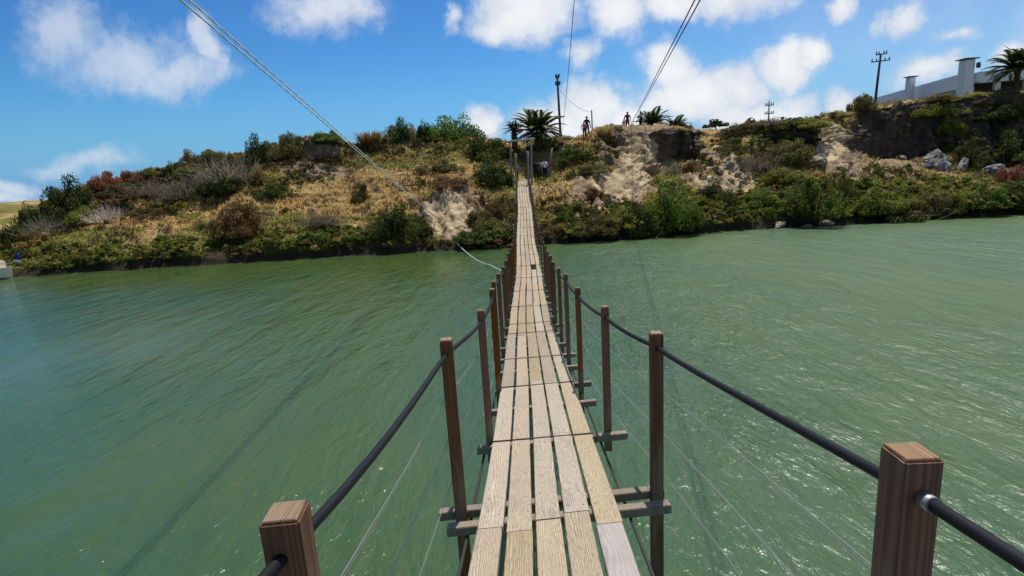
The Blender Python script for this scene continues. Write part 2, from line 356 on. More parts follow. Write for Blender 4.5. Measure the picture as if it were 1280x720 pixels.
# far hill beyond the left end of the bank
HX = np.linspace(-130, -36, 90); HYv = np.linspace(66, 150, 60)
hx, hy = np.meshgrid(HX, HYv)
ridge_h = np.interp(hx/hy*1., [-2.0, -1.1, -.95, -.88, -.80, -.70], [4.4, 4.2, 4.4, 4.7, 4.5, 2.5])
hz = -1.5 + (ridge_h+1.6)*sstep(hy, 64, 92) + .5*fbm(np.stack([hx*.1, hy*.1, hx*0], -1).reshape(-1, 3), 4).reshape(hx.shape)
idh = np.arange(hx.size).reshape(hx.shape)
hme = np_mesh('far_hill', np.stack([hx, hy, hz], -1).reshape(-1, 3), np.stack([idh[:-1, :-1], idh[:-1, 1:], idh[1:, 1:], idh[1:, :-1]], -1).reshape(-1, 4), smooth=True,
              attrs={'zone': np.stack([hx.ravel()*0, .45+.5*fbm(np.stack([hx*.12, hy*.12, hz], -1).reshape(-1, 3), 4), hx.ravel()*0], -1), 'soil': np.zeros((hx.size, 3))})
tag(link('far_hill', hme, MAT_BANK), kind='structure')

# ------------------------------------------------------------------ foliage
def leaf_material(name, trans=.3, rough=.6, gain=1.):
    m = bpy.data.materials.new(name); m.use_nodes = True; t = NT(m.node_tree)
    c = t.n('ShaderNodeAttribute', attribute_name='col').outputs['Color']
    oi = t.n('ShaderNodeObjectInfo').outputs['Random']
    c = t.n('ShaderNodeHueSaturation', {'Hue': t.math('ADD', .485, t.math('MULTIPLY', oi, .03)), 'Value': t.math('ADD', gain*.8, t.math('MULTIPLY', oi, gain*.4)), 'Color': c}).outputs[0]
    d = t.n('ShaderNodeBsdfPrincipled', {'Base Color': c, 'Roughness': rough, 'Specular IOR Level': .08})
    tr = t.n('ShaderNodeBsdfTranslucent', {'Color': c})
    mx = t.n('ShaderNodeMixShader', {0: trans, 1: d.outputs[0], 2: tr.outputs[0]})
    t.n('ShaderNodeOutputMaterial', {0: mx.outputs[0]}); return m
LEAF = leaf_material('leaf', .38, .55, 1.7); STRAW = leaf_material('dry_blades', .35, .7, 1.5); FROND = leaf_material('palm_leaf', .2, .45, 1.1)
bark, tt_, bb_ = material('bark', .9, .1); tt_.set(bb_, 'Base Color', tt_.mix(tt_.noise(tt_.n('ShaderNodeTexCoord').outputs['Object'], 6.), rgb(.05, .035, .022), rgb(.16, .12, .085)))
PAL = dict(dark=[(.020, .032, .008), (.042, .060, .012), (.075, .090, .018)], mid=[(.034, .060, .010), (.062, .10, .015), (.105, .145, .022)],
           yel=[(.058, .068, .011), (.115, .120, .018), (.18, .165, .032)], rust=[(.10, .036, .016), (.17, .06, .026), (.22, .10, .045)],
           grey=[(.055, .045, .030), (.11, .090, .062), (.19, .16, .12)], olive=[(.046, .045, .012), (.085, .076, .022), (.135, .108, .034)],
           bronze=[(.075, .045, .016), (.14, .085, .030), (.20, .13, .048)], straw=[(.14, .092, .036), (.27, .18, .075), (.40, .29, .13)],
           bleached=[(.2, .17, .13), (.34, .29, .23), (.45, .4, .33)], red=[(.09, .03, .022), (.15, .05, .035), (.2, .085, .06)])
def leaves(n, kind, leaf=.08, nsub=16, flat_=.0, g=rng, aspect=1.9):
    """unit bush, radius about 1 at the base, height about 1: leaf faces on and inside many overlapping small clumps"""
    pal = np.array(PAL[kind])
    ang = g.uniform(0, 2*math.pi, nsub); rr = np.sqrt(g.uniform(0, 1, nsub))*.92; lob = 1+.28*np.sin(ang*2+g.uniform(0, 6))+.18*np.sin(ang*3+g.uniform(0, 6)); rr = rr*lob
    hz_ = g.uniform(.02, .80, nsub)*np.clip(1.05-.85*rr**1.5, .08, 1)
    C = np.stack([rr*np.cos(ang), rr*np.sin(ang), hz_], -1); cr = g.uniform(.13, .30, nsub)
    k = g.integers(0, nsub, n); d = g.normal(size=(n, 3)); d /= np.linalg.norm(d, axis=1)[:, None]
    rad = cr[k]*(.55+.5*g.uniform(0, 1, n)**.6)
    stray = g.uniform(0, 1, n) < .06; rad[stray] *= 1.35
    P = C[k] + d*rad[:, None]*np.array([1, 1, .85]); P[:, 2] = np.abs(P[:, 2])
    nrm = d + g.normal(size=(n, 3))*.75 + np.array([0, 0, .35]); nrm /= np.linalg.norm(nrm, axis=1)[:, None]
    tx = np.cross(nrm, g.normal(size=(n, 3))); tx /= np.linalg.norm(tx, axis=1)[:, None]; ty = np.cross(nrm, tx)
    s = leaf*g.uniform(.6, 1.35, n)[:, None]
    a = P - tx*s*aspect*.5; c_ = P + tx*s*aspect*.5; b_ = P + ty*s*.5 + nrm*s*.12; d_ = P - ty*s*.5 + nrm*s*.12
    V = np.stack([a, b_, c_, d_], 1).reshape(-1, 3); F = np.arange(4*n).reshape(n, 4)
    ct = g.uniform(0, 1, nsub)[k]*.95 + g.uniform(0, 1, n)*.45 - .2
    ct = np.clip(ct, 0, 1)*2; lo = np.clip(ct.astype(int), 0, 1); f = (ct-lo)[:, None]
    col = pal[lo]*(1-f) + pal[lo+1]*f; col = np.repeat(col, 4, 0)
    return V, F, col
def twigs(n, kind, g=rng, up_=.5, w=.012, L=(.4, 1.0)):
    """unit dead shrub: thin stems fanning out and forking"""
    pal = np.array(PAL[kind]); V, F, Cc = [], [], []; q = 0
    for i in range(n):
        p = np.array([g.normal()*.35, g.normal()*.35, 0]); d = np.array([p[0]*1.3+g.normal()*.35, p[1]*1.3+g.normal()*.35, up_+g.uniform(0, .7)]); d /= np.linalg.norm(d)
        l = g.uniform(*L)*.5; side = np.cross(d, g.normal(size=3)); side /= np.linalg.norm(side)
        for s in range(2):
            e = p + d*l; ww = w*(1-.4*s)
            V += [p-side*ww, p+side*ww, e+side*ww*.6, e-side*ww*.6]; F.append([q, q+1, q+2, q+3]); q += 4
            cc = pal[0]+(pal[2]-pal[0])*g.uniform(0, 1); Cc += [cc]*4
            p = e; d = d + g.normal(size=3)*.35; d /= np.linalg.norm(d)
    return np.array(V), np.array(F), np.array(Cc)
def blades(n, kind, g=rng, w=.022, droop=.6, spread=.45, hmin=.55):
    """unit tussock: arching blades from one crown"""
    pal = np.array(PAL[kind]); V, F, Cc = [], [], []; q = 0
    for i in range(n):
        a = g.uniform(0, 2*math.pi); o = np.array([math.cos(a), math.sin(a), 0]); p = o*g.uniform(0, .28)
        h = g.uniform(hmin, 1.); sp = g.uniform(.2, 1.)*spread; sd = np.array([-o[1], o[0], 0])
        cc = pal[0]+(pal[2]-pal[0])*g.uniform(0, 1); prev = None
        for s, f in enumerate((0, .4, .75, 1.)):
            pt = p + o*(sp*f + droop*sp*f*f) + np.array([0, 0, h*(f - .5*droop*f**3)]); ww = w*(1-.85*f)
            V += [pt-sd*ww, pt+sd*ww]; Cc += [cc*(.75+.4*f)]*2
            if s: F.append([q-2, q-1, q+1, q])
            q += 2
    return np.array(V), np.array(F), np.array(Cc)
def cat(parts):
    V, F, C_ = [], [], []; o = 0
    for v, f, c in parts: V.append(v); F.append(f+o); C_.append(c); o += len(v)
    return np.concatenate(V), np.concatenate(F), np.concatenate(C_)
BUSH = {}
for kind in ('dark', 'mid', 'yel', 'rust', 'olive', 'bronze', 'red'):
    for v in range(2): 
        BUSH[kind, v] = np_mesh('bush_'+kind, *cat([leaves(7600, kind, .042, 52), twigs(50, 'grey', w=.006, L=(.5, .95))]))
for v in range(2):
    BUSH['grey', v] = np_mesh('bush_grey', *cat([twigs(420, 'grey'), leaves(700, 'grey', .05, 12)]))
    BUSH['bleached', v] = np_mesh('bush_bleached', *cat([twigs(260, 'bleached', w=.02), leaves(120, 'grey', .05, 10)]))
    BUSH['straw', v] = np_mesh('tussock_straw', *cat([blades(1300, 'straw', w=.018, droop=.75, spread=.5, hmin=.62), blades(200, 'bronze', droop=.9, spread=.6, hmin=.35)]))
    BUSH['plume', v] = np_mesh('plume_straw', *blades(420, 'straw', droop=.35, spread=.22, hmin=.5))
    BUSH['brown', v] = np_mesh('tussock_brown', *cat([blades(700, 'bronze', droop=.8, spread=.7, hmin=.6), leaves(900, 'bronze', .06, 14)]))
def bush_base():
    mb = MB()
    for k in range(7):
        a = k*.9; mb.tube([(0, 0, -.15), (.10*math.cos(a), .10*math.sin(a), .2), (.36*math.cos(a), .36*math.sin(a), .62)], [.035, .025, .01], 5)
    me = bpy.data.meshes.new('stems'); mb.b.to_mesh(me); mb.b.free(); me.materials.append(bark); return me
STEMS = bush_base()
def shrub(px, py, wpx, hpx, kind, label, name='shrub', cat_='shrub', group=None, depth=None):
    p = on_bank(px, py) if depth is None else at(px, py, depth)
    k = p[1]/FPX; sx = wpx*k/2*.98; h = hpx*k*1.1
    key = (kind, random.randint(0, 1)); me = BUSH[key]
    o = empty(name, (p[0], p[1], p[2]-.10*h), random.uniform(0, 6.28)); tag(o, label, cat_, group)
    f = link('foliage', me, STRAW if kind in ('straw', 'plume', 'brown') else LEAF, o); sy = (sx+h)/2 if sx > h else sx
    f.scale = (sx*random.uniform(.95, 1.1), sx*.95, h)
    if kind not in ('straw', 'plume', 'brown'):
        s = link('stems', STEMS, None, o); s.scale = (sx, sx, h)
    return o
SH = [
 (88, 264, 62, 46, 'dark', 'large rounded dark green bush at the left end of the ridge'),
 (132, 234, 46, 22, 'rust', 'rust brown bush on the skyline right of the large rounded dark bush'),
 (166, 226, 30, 16, 'rust', 'small rust brown bush on the skyline, the farther right of two'),
 (152, 246, 46, 20, 'olive', 'low olive bush just below the rust brown bushes'),
 (188, 242, 52, 22, 'grey', 'dark grey twiggy scrub in the hollow below the skyline at left'),
 (216, 219, 28, 18, 'dark', 'small dark green bush on the skyline of the left slope'),
 (240, 210, 26, 24, 'bronze', 'bronze brown bush beside the small dark skyline bush'),
 (264, 204, 44, 20, 'olive', 'low wide olive bush on the skyline of the left hill'),
 (288, 224, 80, 36, 'grey', 'wide grey green thicket below the left skyline'),
 (326, 200, 40, 34, 'dark', 'dark green bush with ragged top rising on the left skyline'),
 (366, 194, 46, 32, 'olive', 'olive bush between the ragged dark bush and the bare scarp'),
 (408, 176, 44, 15, 'mid', 'flat topped green bush along the top of the grey scarp'),
 (464, 187, 42, 38, 'brown', 'big russet brown grassy clump on the skyline'),
 (517, 182, 18, 32, 'plume', 'narrow upright straw coloured plume in front of the green domes'),
 (502, 174, 46, 28, 'dark', 'dark green bush between the russet clump and the straw plume'),
 (562, 174, 74, 36, 'mid', 'broad bright green bush dome on the skyline left of the footbridge'),
 (532, 176, 30, 26, 'dark', 'green bush squeezed between straw plume and broad bright dome'),
 (606, 196, 66, 32, 'dark', 'large dark leafy shrub left of the timber gate, the upper one'),
 (616, 230, 60, 36, 'dark', 'large dark leafy shrub left of the timber gate, the lower one'),
 (500, 292, 72, 40, 'dark', 'big dark green bush left of the white cliff face'),
 (470, 294, 40, 22, 'olive', 'low olive bush tucked against the big dark bush by the white cliff'),
 (302, 288, 76, 40, 'bronze', 'broad brown tinted bush halfway up the left slope'),
 (280, 238, 60, 26, 'dark', 'dark green bush under the wide grey green thicket'),
 (325, 232, 26, 34, 'plume', 'pinkish straw tuft standing between dark bushes on the left slope'),
 (342, 245, 46, 22, 'dark', 'dark green bush just below the pinkish straw tuft'),
 (236, 244, 62, 30, 'grey', 'dead grey brush left of the dark bushes on the left slope'),
 (134, 275, 44, 22, 'bleached', 'bleached dead branches lying under the grey brush at left'),
 (107, 276, 42, 22, 'yel', 'yellow green bush below the large rounded dark bush'),
 (66, 288, 50, 26, 'grey', 'grey brush on the steep left end of the bank'),
 (40, 286, 34, 36, 'dark', 'dark bush filling the gully at the far left end'),
 (22, 312, 40, 40, 'dark', 'dark bush low in the gully beside the left edge'),
 (450, 250, 30, 26, 'olive', 'small dark olive bush in the middle of the dry grass slope'),
 (404, 280, 50, 16, 'grey', 'flat grey brush along a small ledge in the dry slope'),
 (600, 280, 48, 22, 'olive', 'olive tussocky bush right of the white cliff'),
 (592, 300, 56, 18, 'dark', 'dark overhanging bush at the waterline left of the bridge'),
 (620, 268, 34, 22, 'bronze', 'brown bush on the gully edge left of the bridge deck'),
 (560, 232, 60, 14, 'bronze', 'low brown brush on the slope above the white cliff'),
 (548, 212, 60, 16, 'olive', 'low olive scrub under the broad bright dome'),
 (709, 280, 28, 26, 'mid', 'small bright green bush right of the bridge just above the water'),
 (755, 179, 32, 36, 'straw', 'round straw coloured tussock on the crest beside the walkers'),
 (735, 215, 50, 12, 'olive', 'low dark scrub below the crest path'),
 (715, 200, 40, 20, 'dark', 'dark scrub on the shaded slope under the walkers'),
 (838, 278, 76, 62, 'mid', 'large bright green bush below the pale eroded spur'),
 (800, 290, 54, 42, 'dark', 'dark green bush at the waterline left of the large bright bush'),
 (893, 252, 54, 28, 'dark', 'dark green bush under the white rubble spur'),
 (846, 216, 36, 20, 'grey', 'grey green scrub at the foot of the shaded cliff recess'),
 (866, 212, 26, 18, 'bronze', 'brown bush at the edge of the rubble slope'),
 (930, 168, 60, 18, 'olive', 'low olive scrub on the skyline by the far power pole'),
 (915, 188, 40, 18, 'olive', 'green scrub under the skyline behind the white spur'),
 (945, 212, 52, 26, 'grey', 'bare grey thicket above the green scrub on the right bank'),
 (1000, 160, 76, 14, 'yel', 'yellow green grassy cap on top of the dark overhanging block'),
 (985, 204, 66, 34, 'olive', 'hanging olive growth on the face of the dark block'),
 (975, 226, 44, 20, 'yel', 'small yellow green bush below the dark block'),
 (1012, 264, 84, 52, 'mid', 'largest green bush on the right bank, under the dark block'),
 (952, 258, 56, 28, 'mid', 'green bush between the white spur and the largest green bush'),
 (1050, 250, 44, 44, 'yel', 'yellow green bush at the foot of the brown landslip'),
 (1092, 262, 74, 34, 'yel', 'wide yellow green bush below the dark cliff'),
 (1132, 272, 72, 28, 'olive', 'low olive bush at the waterline below the dark cliff'),
 (1166, 264, 54, 28, 'olive', 'rounded grey olive bush below the grey boulders'),
 (1198, 256, 44, 26, 'yel', 'small bright yellow green bush right of the grey boulders'),
 (1234, 252, 46, 28, 'mid', 'green bush at the water in the shade on the right'),
 (1268, 258, 44, 36, 'dark', 'dark green bush at the water by the right edge'),
 (1262, 232, 32, 32, 'red', 'reddish leaved shrub near the right edge'),
 (1250, 146, 60, 20, 'dark', 'dark ivy like thicket covering the shaded bluff below the house'),
 (1266, 196, 60, 34, 'dark', 'deep green thicket low on the shaded bluff at the right edge'),
 (1208, 200, 44, 24, 'dark', 'dark thicket on the shaded bluff right of the big cliff'),
 (1170, 142, 50, 22, 'yel', 'grassy green tongue hanging over the lip of the dark cliff'),
 (1185, 164, 32, 22, 'yel', 'lower end of the grassy tongue on the dark cliff'),
 (1172, 126, 40, 8, 'olive', 'low bushes at the foot of the white house'),
 (1080, 137, 36, 22, 'olive', 'loose open shrub on the skyline beside the leaning power pole'),
 (1042, 148, 30, 8, 'olive', 'tiny low bush on the skyline left of the loose open shrub'),
 (965, 156, 40, 10, 'grey', 'low grey scrub on the skyline right of the far power pole'),
 (690, 290, 50, 26, 'bronze', 'brown overhanging brush under the right side of the bridge'),
 (752, 290, 60, 24, 'olive', 'olive brush at the waterline right of the small bright bush'),
 (740, 246, 34, 14, 'bronze', 'brown dry bush above the ledges right of the bridge'),
]
for s in SH: shrub(*s)

# shoreline scrub: a continuous fringe nobody could count
parts = []; mini = {}
for kind in ('dark', 'mid', 'yel', 'olive', 'bronze', 'grey'):
    mini[kind] = [leaves(260, kind, .12, 9) for _ in range(3)]
def sprinkle(px, py, rad, kind):
    p = on_bank(px, py); v, f, c = random.choice(mini[kind]); a = random.uniform(0, 6.28)
    M = np.array([[math.cos(a), -math.sin(a), 0], [math.sin(a), math.cos(a), 0], [0, 0, 1]])*rad
    M[2] *= random.uniform(.6, .95)
    parts.append(((v@M.T)+p+[0, 0, -.12*rad], f, c*random.uniform(.75, 1.2)))
shx = np.array([c[0] for c in CT]); shy = np.array([c[1][0] for c in CT]); bky = np.array([c[2][0] for c in CT]); rgy = np.array([c[6][0] for c in CT])
BARE = ((563, 270, 34, 32), (780, 226, 30, 28), (812, 186, 32, 28), (850, 180, 38, 24), (1110, 172, 58, 38), (1050, 195, 36, 40), (653, 230, 26, 24), (690, 225, 26, 14), (916, 222, 34, 22), (1165, 208, 22, 12), (400, 188, 34, 10))
def bare(px, py): return any(((px-a)/w_)**2+((py-b_)/h_)**2 < 1 for a, b_, w_, h_ in BARE)
K6 = ['dark', 'mid', 'yel', 'olive', 'bronze', 'grey']
def region(n, fx, fy, wts, smin, smax):
    for i in range(n):
        px = fx(); py = fy(px)
        if not bare(px, py): sprinkle(px, py, random.uniform(smin, smax)*random.choice((.7, 1, 1, 1.2)), random.choices(K6, wts)[0])
U = random.uniform
def shore(px): return np.interp(px, shx, shy)
def top(px): return np.interp(px, shx, rgy)
region(300, lambda: U(14, 640), lambda px: shore(px)-U(11, 36), [3, 4, 4, 4, 1, 0], .4, .9)
region(420, lambda: U(700, 1420), lambda px: shore(px)-U(12, 44), [3, 4, 5, 4, .6, 0], .5, 1.1)
V, F, C_ = cat(parts)
tag(link('shoreline_scrub', np_mesh('shoreline_scrub', V, F, C_), LEAF), 'continuous fringe of low green scrub overhanging the far waterline', 'scrub', kind='stuff')
parts = []
region(230, lambda: U(40, 430), lambda px: top(px)+U(2, 52)*(1 if px > 90 else .7), [3, 1, 2, 4, 3, 4], .4, 1.15)
region(120, lambda: U(180, 440), lambda px: top(px)+U(-2, 14), [4, 2, 2, 5, 2, 3], .5, 1.05)
region(90, lambda: U(1075, 1300), lambda px: U(204, 246), [4, 1, 2, 4, 2, 1], .35, .85)
region(70, lambda: U(430, 640), lambda px: top(px)+U(0, 22), [3, 3, 3, 4, 2, 1], .4, .9)
region(50, lambda: U(60, 640), lambda px: top(px)+U(.3, .95)*(shore(px)-top(px)), [1, 1, 3, 5, 4, 2], .25, .65)
region(60, lambda: U(585, 645), lambda px: U(245, 310), [3, 0, 1, 4, 4, 1], .35, .8)
region(80, lambda: U(695, 772), lambda px: top(px)+U(8, 50), [3, 1, 3, 5, 3, 1], .3, .75)
region(70, lambda: U(665, 770), lambda px: U(245, 300), [3, 1, 2, 4, 4, 1], .35, .8)
region(150, lambda: U(870, 1040), lambda px: top(px)+U(0, 62), [4, 2, 3, 5, 1, 1], .4, 1.1)
region(150, lambda: U(830, 1180), lambda px: shore(px)-U(25, 66), [3, 4, 5, 3, 1, 0], .5, 1.2)
region(130, lambda: U(1180, 1420), lambda px: top(px)+U(0, 130), [5, 1, 1, 2, .5, 0], .4, .9)
V, F, C_ = cat(parts)
tag(link('slope_scrub', np_mesh('slope_scrub', V, F, C_), LEAF), 'scattered low scrub and heath covering the far slopes', 'scrub', kind='stuff')
# dry grass cover
nG = 70000
row_w = (sl*0+1).reshape(-1); okk = (flat[:, 2] > .5) & (np.abs(FX-640) < 820) & vis & (cl < .35) & (steep < .8)
okk &= ~((np.abs(flat[:, 0]-flat[:, 1]*.031-.05) < 1.) & (flat[:, 1] > 39) & (flat[:, 1] < 46))
ii = rng.choice(np.nonzero(okk)[0], nG); Pg = flat[ii] + rng.normal(size=(nG, 3))*[.08, .08, 0]; gg = np.clip(green[ii]+rng.normal(size=nG)*.16, 0, 1)
patch = sstep(fbm(Pg*np.array([.35, .35, .35])+77, 3), -.25, .35); hth = sstep(fbm(np.stack([Pg[:, 0]*.32+Pg[:, 2]*.45, Pg[:, 1]*.5, Pg[:, 2]*.9], -1)+133, 4), .0, .4)[:, None]
hG = rng.uniform(.08, .24, nG)*(.55+.8*patch); an = rng.uniform(0, 6.28, nG); o = np.stack([np.cos(an), np.sin(an), an*0], -1); sd = np.stack([-o[:, 1], o[:, 0], an*0], -1)
wd = rng.uniform(.02, .05, nG)[:, None]; lean = o*(hG*rng.uniform(.2, .9, nG))[:, None]; lean[:, 1] -= hG*.2
z0 = np.stack([an*0, an*0, hG], -1)
Vg = np.stack([Pg-sd*wd*1.6, Pg+sd*wd*1.6, Pg+lean*.5+z0*.7+sd*wd, Pg+lean*.5+z0*.7-sd*wd, Pg+lean+z0*.9+sd*wd*.15, Pg+lean+z0*.9-sd*wd*.15], 1)
q = np.arange(nG)[:, None]*6; Fg = np.concatenate([q+[0, 1, 2, 3], q+[3, 2, 4, 5]])
dryc = np.array([.42, .285, .105])*(1-patch[:, None]*.2) + np.array([.16, .11, .045])*rng.uniform(0, 1, (nG, 1)); grc = np.array([.15, .14, .030]) + np.array([.09, .07, .016])*rng.uniform(0, 1, (nG, 1))
f = sstep(gg, .35, .65)[:, None]; cg = np.repeat((dryc*(1-f)+grc*f)*(1-hth)+np.array([.10, .068, .034])*hth, 6, 0)
tag(link('hillside_grass', np_mesh('hillside_grass', Vg.reshape(-1, 3), Fg, cg), STRAW), 'dry tan and olive grass covering the far hillside', 'grass', kind='stuff')

# ------------------------------------------------------------------ palms and the small tree
def frond(L, az, el, g, V, F, Cc, kind, q, droop=1.):
    o = np.array([math.cos(az), math.sin(az), 0]); sd = np.array([-o[1], o[0], 0]); n = 11; pal = np.array(PAL[kind])
    p = np.zeros(3); d0 = el; pts = []
    for i in range(n+1):
        f = i/n; a = d0 - droop*1.5*f**1.6
        pts.append(p.copy()); p = p + (o*math.cos(a)+np.array([0, 0, math.sin(a)]))*L/n
    for i in range(n):
        p0, p1 = pts[i], pts[i+1]; wv = .02*L/2.5*(1-i/n*.8)
        V += [p0-sd*wv, p0+sd*wv, p1+sd*wv, p1-sd*wv]; F.append([q, q+1, q+2, q+3]); q += 4; Cc += [pal[1]*.8]*4
        if i < 1: continue
        t_ = (p1-p0)/np.linalg.norm(p1-p0); nrm = np.cross(t_, sd)
        ll = L*.30*math.sin(math.pi*min(1, .15+.85*(i/n)))**.7+.05
        for h in (0, .33, .66):
            for s in (-1, 1):
                b_ = p0+(p1-p0)*h; dirn = sd*s*.8 + t_*.75 - nrm*.05 + np.array([0, 0, -.15]); dirn /= np.linalg.norm(dirn); wl = .05*L/2
                e = b_+dirn*ll*g.uniform(.8, 1.1); mm = b_+dirn*ll*.5
                V += [b_, mm+t_*wl, e, mm-t_*wl]; F.append([q, q+1, q+2, q+3]); q += 4
                cc = pal[0]+(pal[2]-pal[0])*g.uniform(0, 1); Cc += [cc]*4
    return q
def palm(px, py, wpx, hpx, depth, label, trunk_h=.25, nf=34, kind='dark', seed=1, group=None):
    g = np.random.default_rng(seed); p = on_bank(px, py) if depth is None else at(px, py, depth); k = p[1]/FPX; L = wpx*k*.56; th = hpx*k*trunk_h
    o = empty('palm_tree', (p[0], p[1], p[2]-.3)); tag(o, label, 'palm tree', group)
    mb = MB(); mb.tube([(0, 0, -.4), (.02, 0, th*.5), (0, .02, th+.35)], [.26, .24, .2], 10)
    for i in range(26):                  # old leaf bases
        a = i*2.4; zz = .1+(th+.2)*i/26; mb.tube([(.2*math.cos(a), .2*math.sin(a), zz), (.34*math.cos(a), .34*math.sin(a), zz+.16)], [.06, .03], 4)
    mb.build('trunk', bark, o)
    V, F, Cc = [], [], []; q = 0
    for i in range(nf):
        q = frond(L*g.uniform(.8, 1.05), i*2.39996+g.uniform(-.2, .2), 1.42-1.5*(i/nf)**.8+g.uniform(-.1, .1), g, V, F, Cc, kind, q, g.uniform(.55, .95))
    cr = link('crown', np_mesh('palm_crown', V, F, np.array(Cc)), FROND, o, (0, 0, th+.3)); return o
palm(672, 178, 66, 42, 50, 'big dark bushy palm behind the timber gate', .28, 46, 'dark', 3)
palm(643, 176, 26, 28, 49, 'smaller spiky dark palm left of the big bushy palm', .5, 26, 'dark', 5)
palm(815, 165, 48, 36, 55, 'short palm on the crest next to the person in white', .22, 32, 'dark', 8)
palm(844, 165, 40, 26, 56, 'lower, wider palm right of the short crest palm', .15, 28, 'dark', 11)
palm(1268, 124, 66, 66, 55, 'tall dark palm in front of the house at the right edge', .52, 40, 'dark', 14)
# small umbrella-shaped tree on the crest
p = on_bank(895, 165); o = empty('small_tree', (p[0], p[1], p[2]-.15)); tag(o, 'small umbrella shaped tree on the skyline right of the shaded recess', 'tree')
mb = MB(); mb.tube([(0, 0, -.2), (.03, 0, .45), (0, 0, .75)], [.07, .06, .05], 6)
for a in (0, 1.3, 2.5, 3.8, 5.): mb.tube([(0, 0, .6), (.3*math.cos(a), .3*math.sin(a), .95), (.55*math.cos(a), .55*math.sin(a), 1.15)], [.04, .03, .015], 5)
mb.build('trunk', bark, o); c = link('crown', np_mesh('tree_crown', *leaves(1500, 'dark', .1, 16)), LEAF, o, (0, 0, .65)); c.scale = (1.05, 1.0, .95)

# ------------------------------------------------------------------ footbridge
def wood(name, ca, cb, cc, ringscale=26., rough=.75, axis='Y', streak=.5):
    m, t, b = material(name, rough, .25)
    oc = t.n('ShaderNodeTexCoord').outputs['Object']; oi = t.n('ShaderNodeObjectInfo').outputs['Random']
    off = t.n('ShaderNodeCombineXYZ', {0: t.math('MULTIPLY', oi, 3.7), 1: t.math('MULTIPLY', oi, 91.), 2: t.math('MULTIPLY', oi, 1.3)}).outputs[0]
    sc = (1, .032, 1) if axis == 'Y' else (1, 1, .032)
    v = t.n('ShaderNodeMapping', {'Vector': t.vmath('ADD', oc, off), 'Scale': sc}).outputs[0]
    wn = t.n('ShaderNodeTexNoise', {'Vector': v, 'Scale': 5., 'Detail': 3.}).outputs['Color']
    v2 = t.vmath('ADD', v, t.vmath('MULTIPLY', t.vmath('SUBTRACT', wn, (.5, .5, .5)), (.17, .0, .10)))
    wt = t.n('ShaderNodeTexWave', {'Vector': v2, 'Scale': ringscale, 'Distortion': 1.3, 'Detail': 2., 'Detail Scale': 1.5}, wave_type='BANDS', bands_direction='X').outputs['Fac']
    fi = t.noise(t.n('ShaderNodeMapping', {'Vector': t.vmath('ADD', oc, off), 'Scale': (1, .012, 1) if axis == 'Y' else (1, 1, .012)}).outputs[0], 160., 3., .6)
    bl = t.noise(t.vmath('ADD', oc, off), 2.3, 4., .6)
    c = t.mix(t.ramp(wt, .25, .9), rgb(*ca), rgb(*cb))
    c = t.mix(t.math('MULTIPLY', t.ramp(fi, .47, .70), streak), c, rgb(*cc))
    c = t.mix(t.math('MULTIPLY', t.ramp(bl, .5, .75), .4), c, rgb(*[x*.58 for x in ca]))
    gr_ = t.noise(t.n('ShaderNodeMapping', {'Vector': t.vmath('ADD', oc, off), 'Scale': (1, .25, 1) if axis == 'Y' else (1, 1, .25)}).outputs[0], 7., 5., .65)
    c = t.mix(t.math('MULTIPLY', t.ramp(gr_, .56, .70), .45), c, rgb(ca[0]*.42, ca[0]*.40, ca[0]*.36))
    sp = t.noise(t.vmath('ADD', oc, off), 38., 3., .7)
    c = t.mix(t.math('MULTIPLY', t.ramp(sp, .68, .76), .3), c, rgb(*[x*.4 for x in cc]))
    c = t.n('ShaderNodeHueSaturation', {'Value': t.math('ADD', .84, t.math('MULTIPLY', oi, .30)), 'Saturation': t.math('ADD', .82, t.math('MULTIPLY', t.math('FRACT', t.math('MULTIPLY', oi, 7.3)), .42)), 'Hue': t.math('ADD', .492, t.math('MULTIPLY', t.math('FRACT', t.math('MULTIPLY', oi, 13.7)), .014)), 'Color': c}).outputs[0]
    t.set(b, 'Base Color', c)
    t.set(b, 'Normal', t.n('ShaderNodeBump', {'Strength': .35, 'Distance': .004, 'Height': t.math('ADD', wt, fi)}).outputs[0]); return m
DECK = wood('deck_pine', (.43, .355, .255), (.30, .235, .155), (.16, .12, .08), 30., streak=.7)
DECKG = wood('deck_grey', (.37, .325, .30), (.33, .285, .26), (.24, .205, .185), 20.)
POST = wood('post_timber', (.23, .092, .042), (.15, .066, .034), (.05, .034, .024), 22., .85, 'Z')
BEAM = wood('transom_timber', (.29, .235, .175), (.21, .165, .12), (.10, .08, .06), 24., .8, 'X' if False else 'Z')
pt_ = NT.__new__(NT); pt_.t = POST.node_tree; pb_ = [n for n in POST.node_tree.nodes if n.type == 'BSDF_PRINCIPLED'][0]
src_ = pb_.inputs['Base Color'].links[0].from_socket; po_ = pt_.n('ShaderNodeTexCoord').outputs['Object']
wn_ = pt_.noise(pt_.n('ShaderNodeMapping', {'Vector': po_, 'Scale': (9, 9, 1.6)}).outputs[0], 1., 5., .65)
pt_.set(pb_, 'Base Color', pt_.mix(pt_.math('MULTIPLY', pt_.ramp(wn_, .44, .64), .6), src_, rgb(.27, .205, .14)))
ENDG = wood('post_end', (.30, .215, .135), (.20, .135, .085), (.10, .07, .045), 60., .9)
SILV = wood('silver_timber', (.34, .30, .25), (.25, .215, .175), (.13, .11, .09), 24., .85, 'Z')
RUB, t, b = material('black_sleeve', .6, .2); t.set(b, 'Base Color', rgb(.008, .009, .012))
WIRE, t, b = material('galvanised_wire', .5, .5); t.set(b, 'Base Color', rgb(.33, .33, .31)); t.set(b, 'Metallic', .6)
DWIRE, t, b = material('dark_wire', .6, .4); t.set(b, 'Base Color', rgb(.05, .045, .04)); t.set(b, 'Metallic', .4)
CABLE, t, b = material('steel_rope', .5, .5); t.set(b, 'Metallic', 0.)
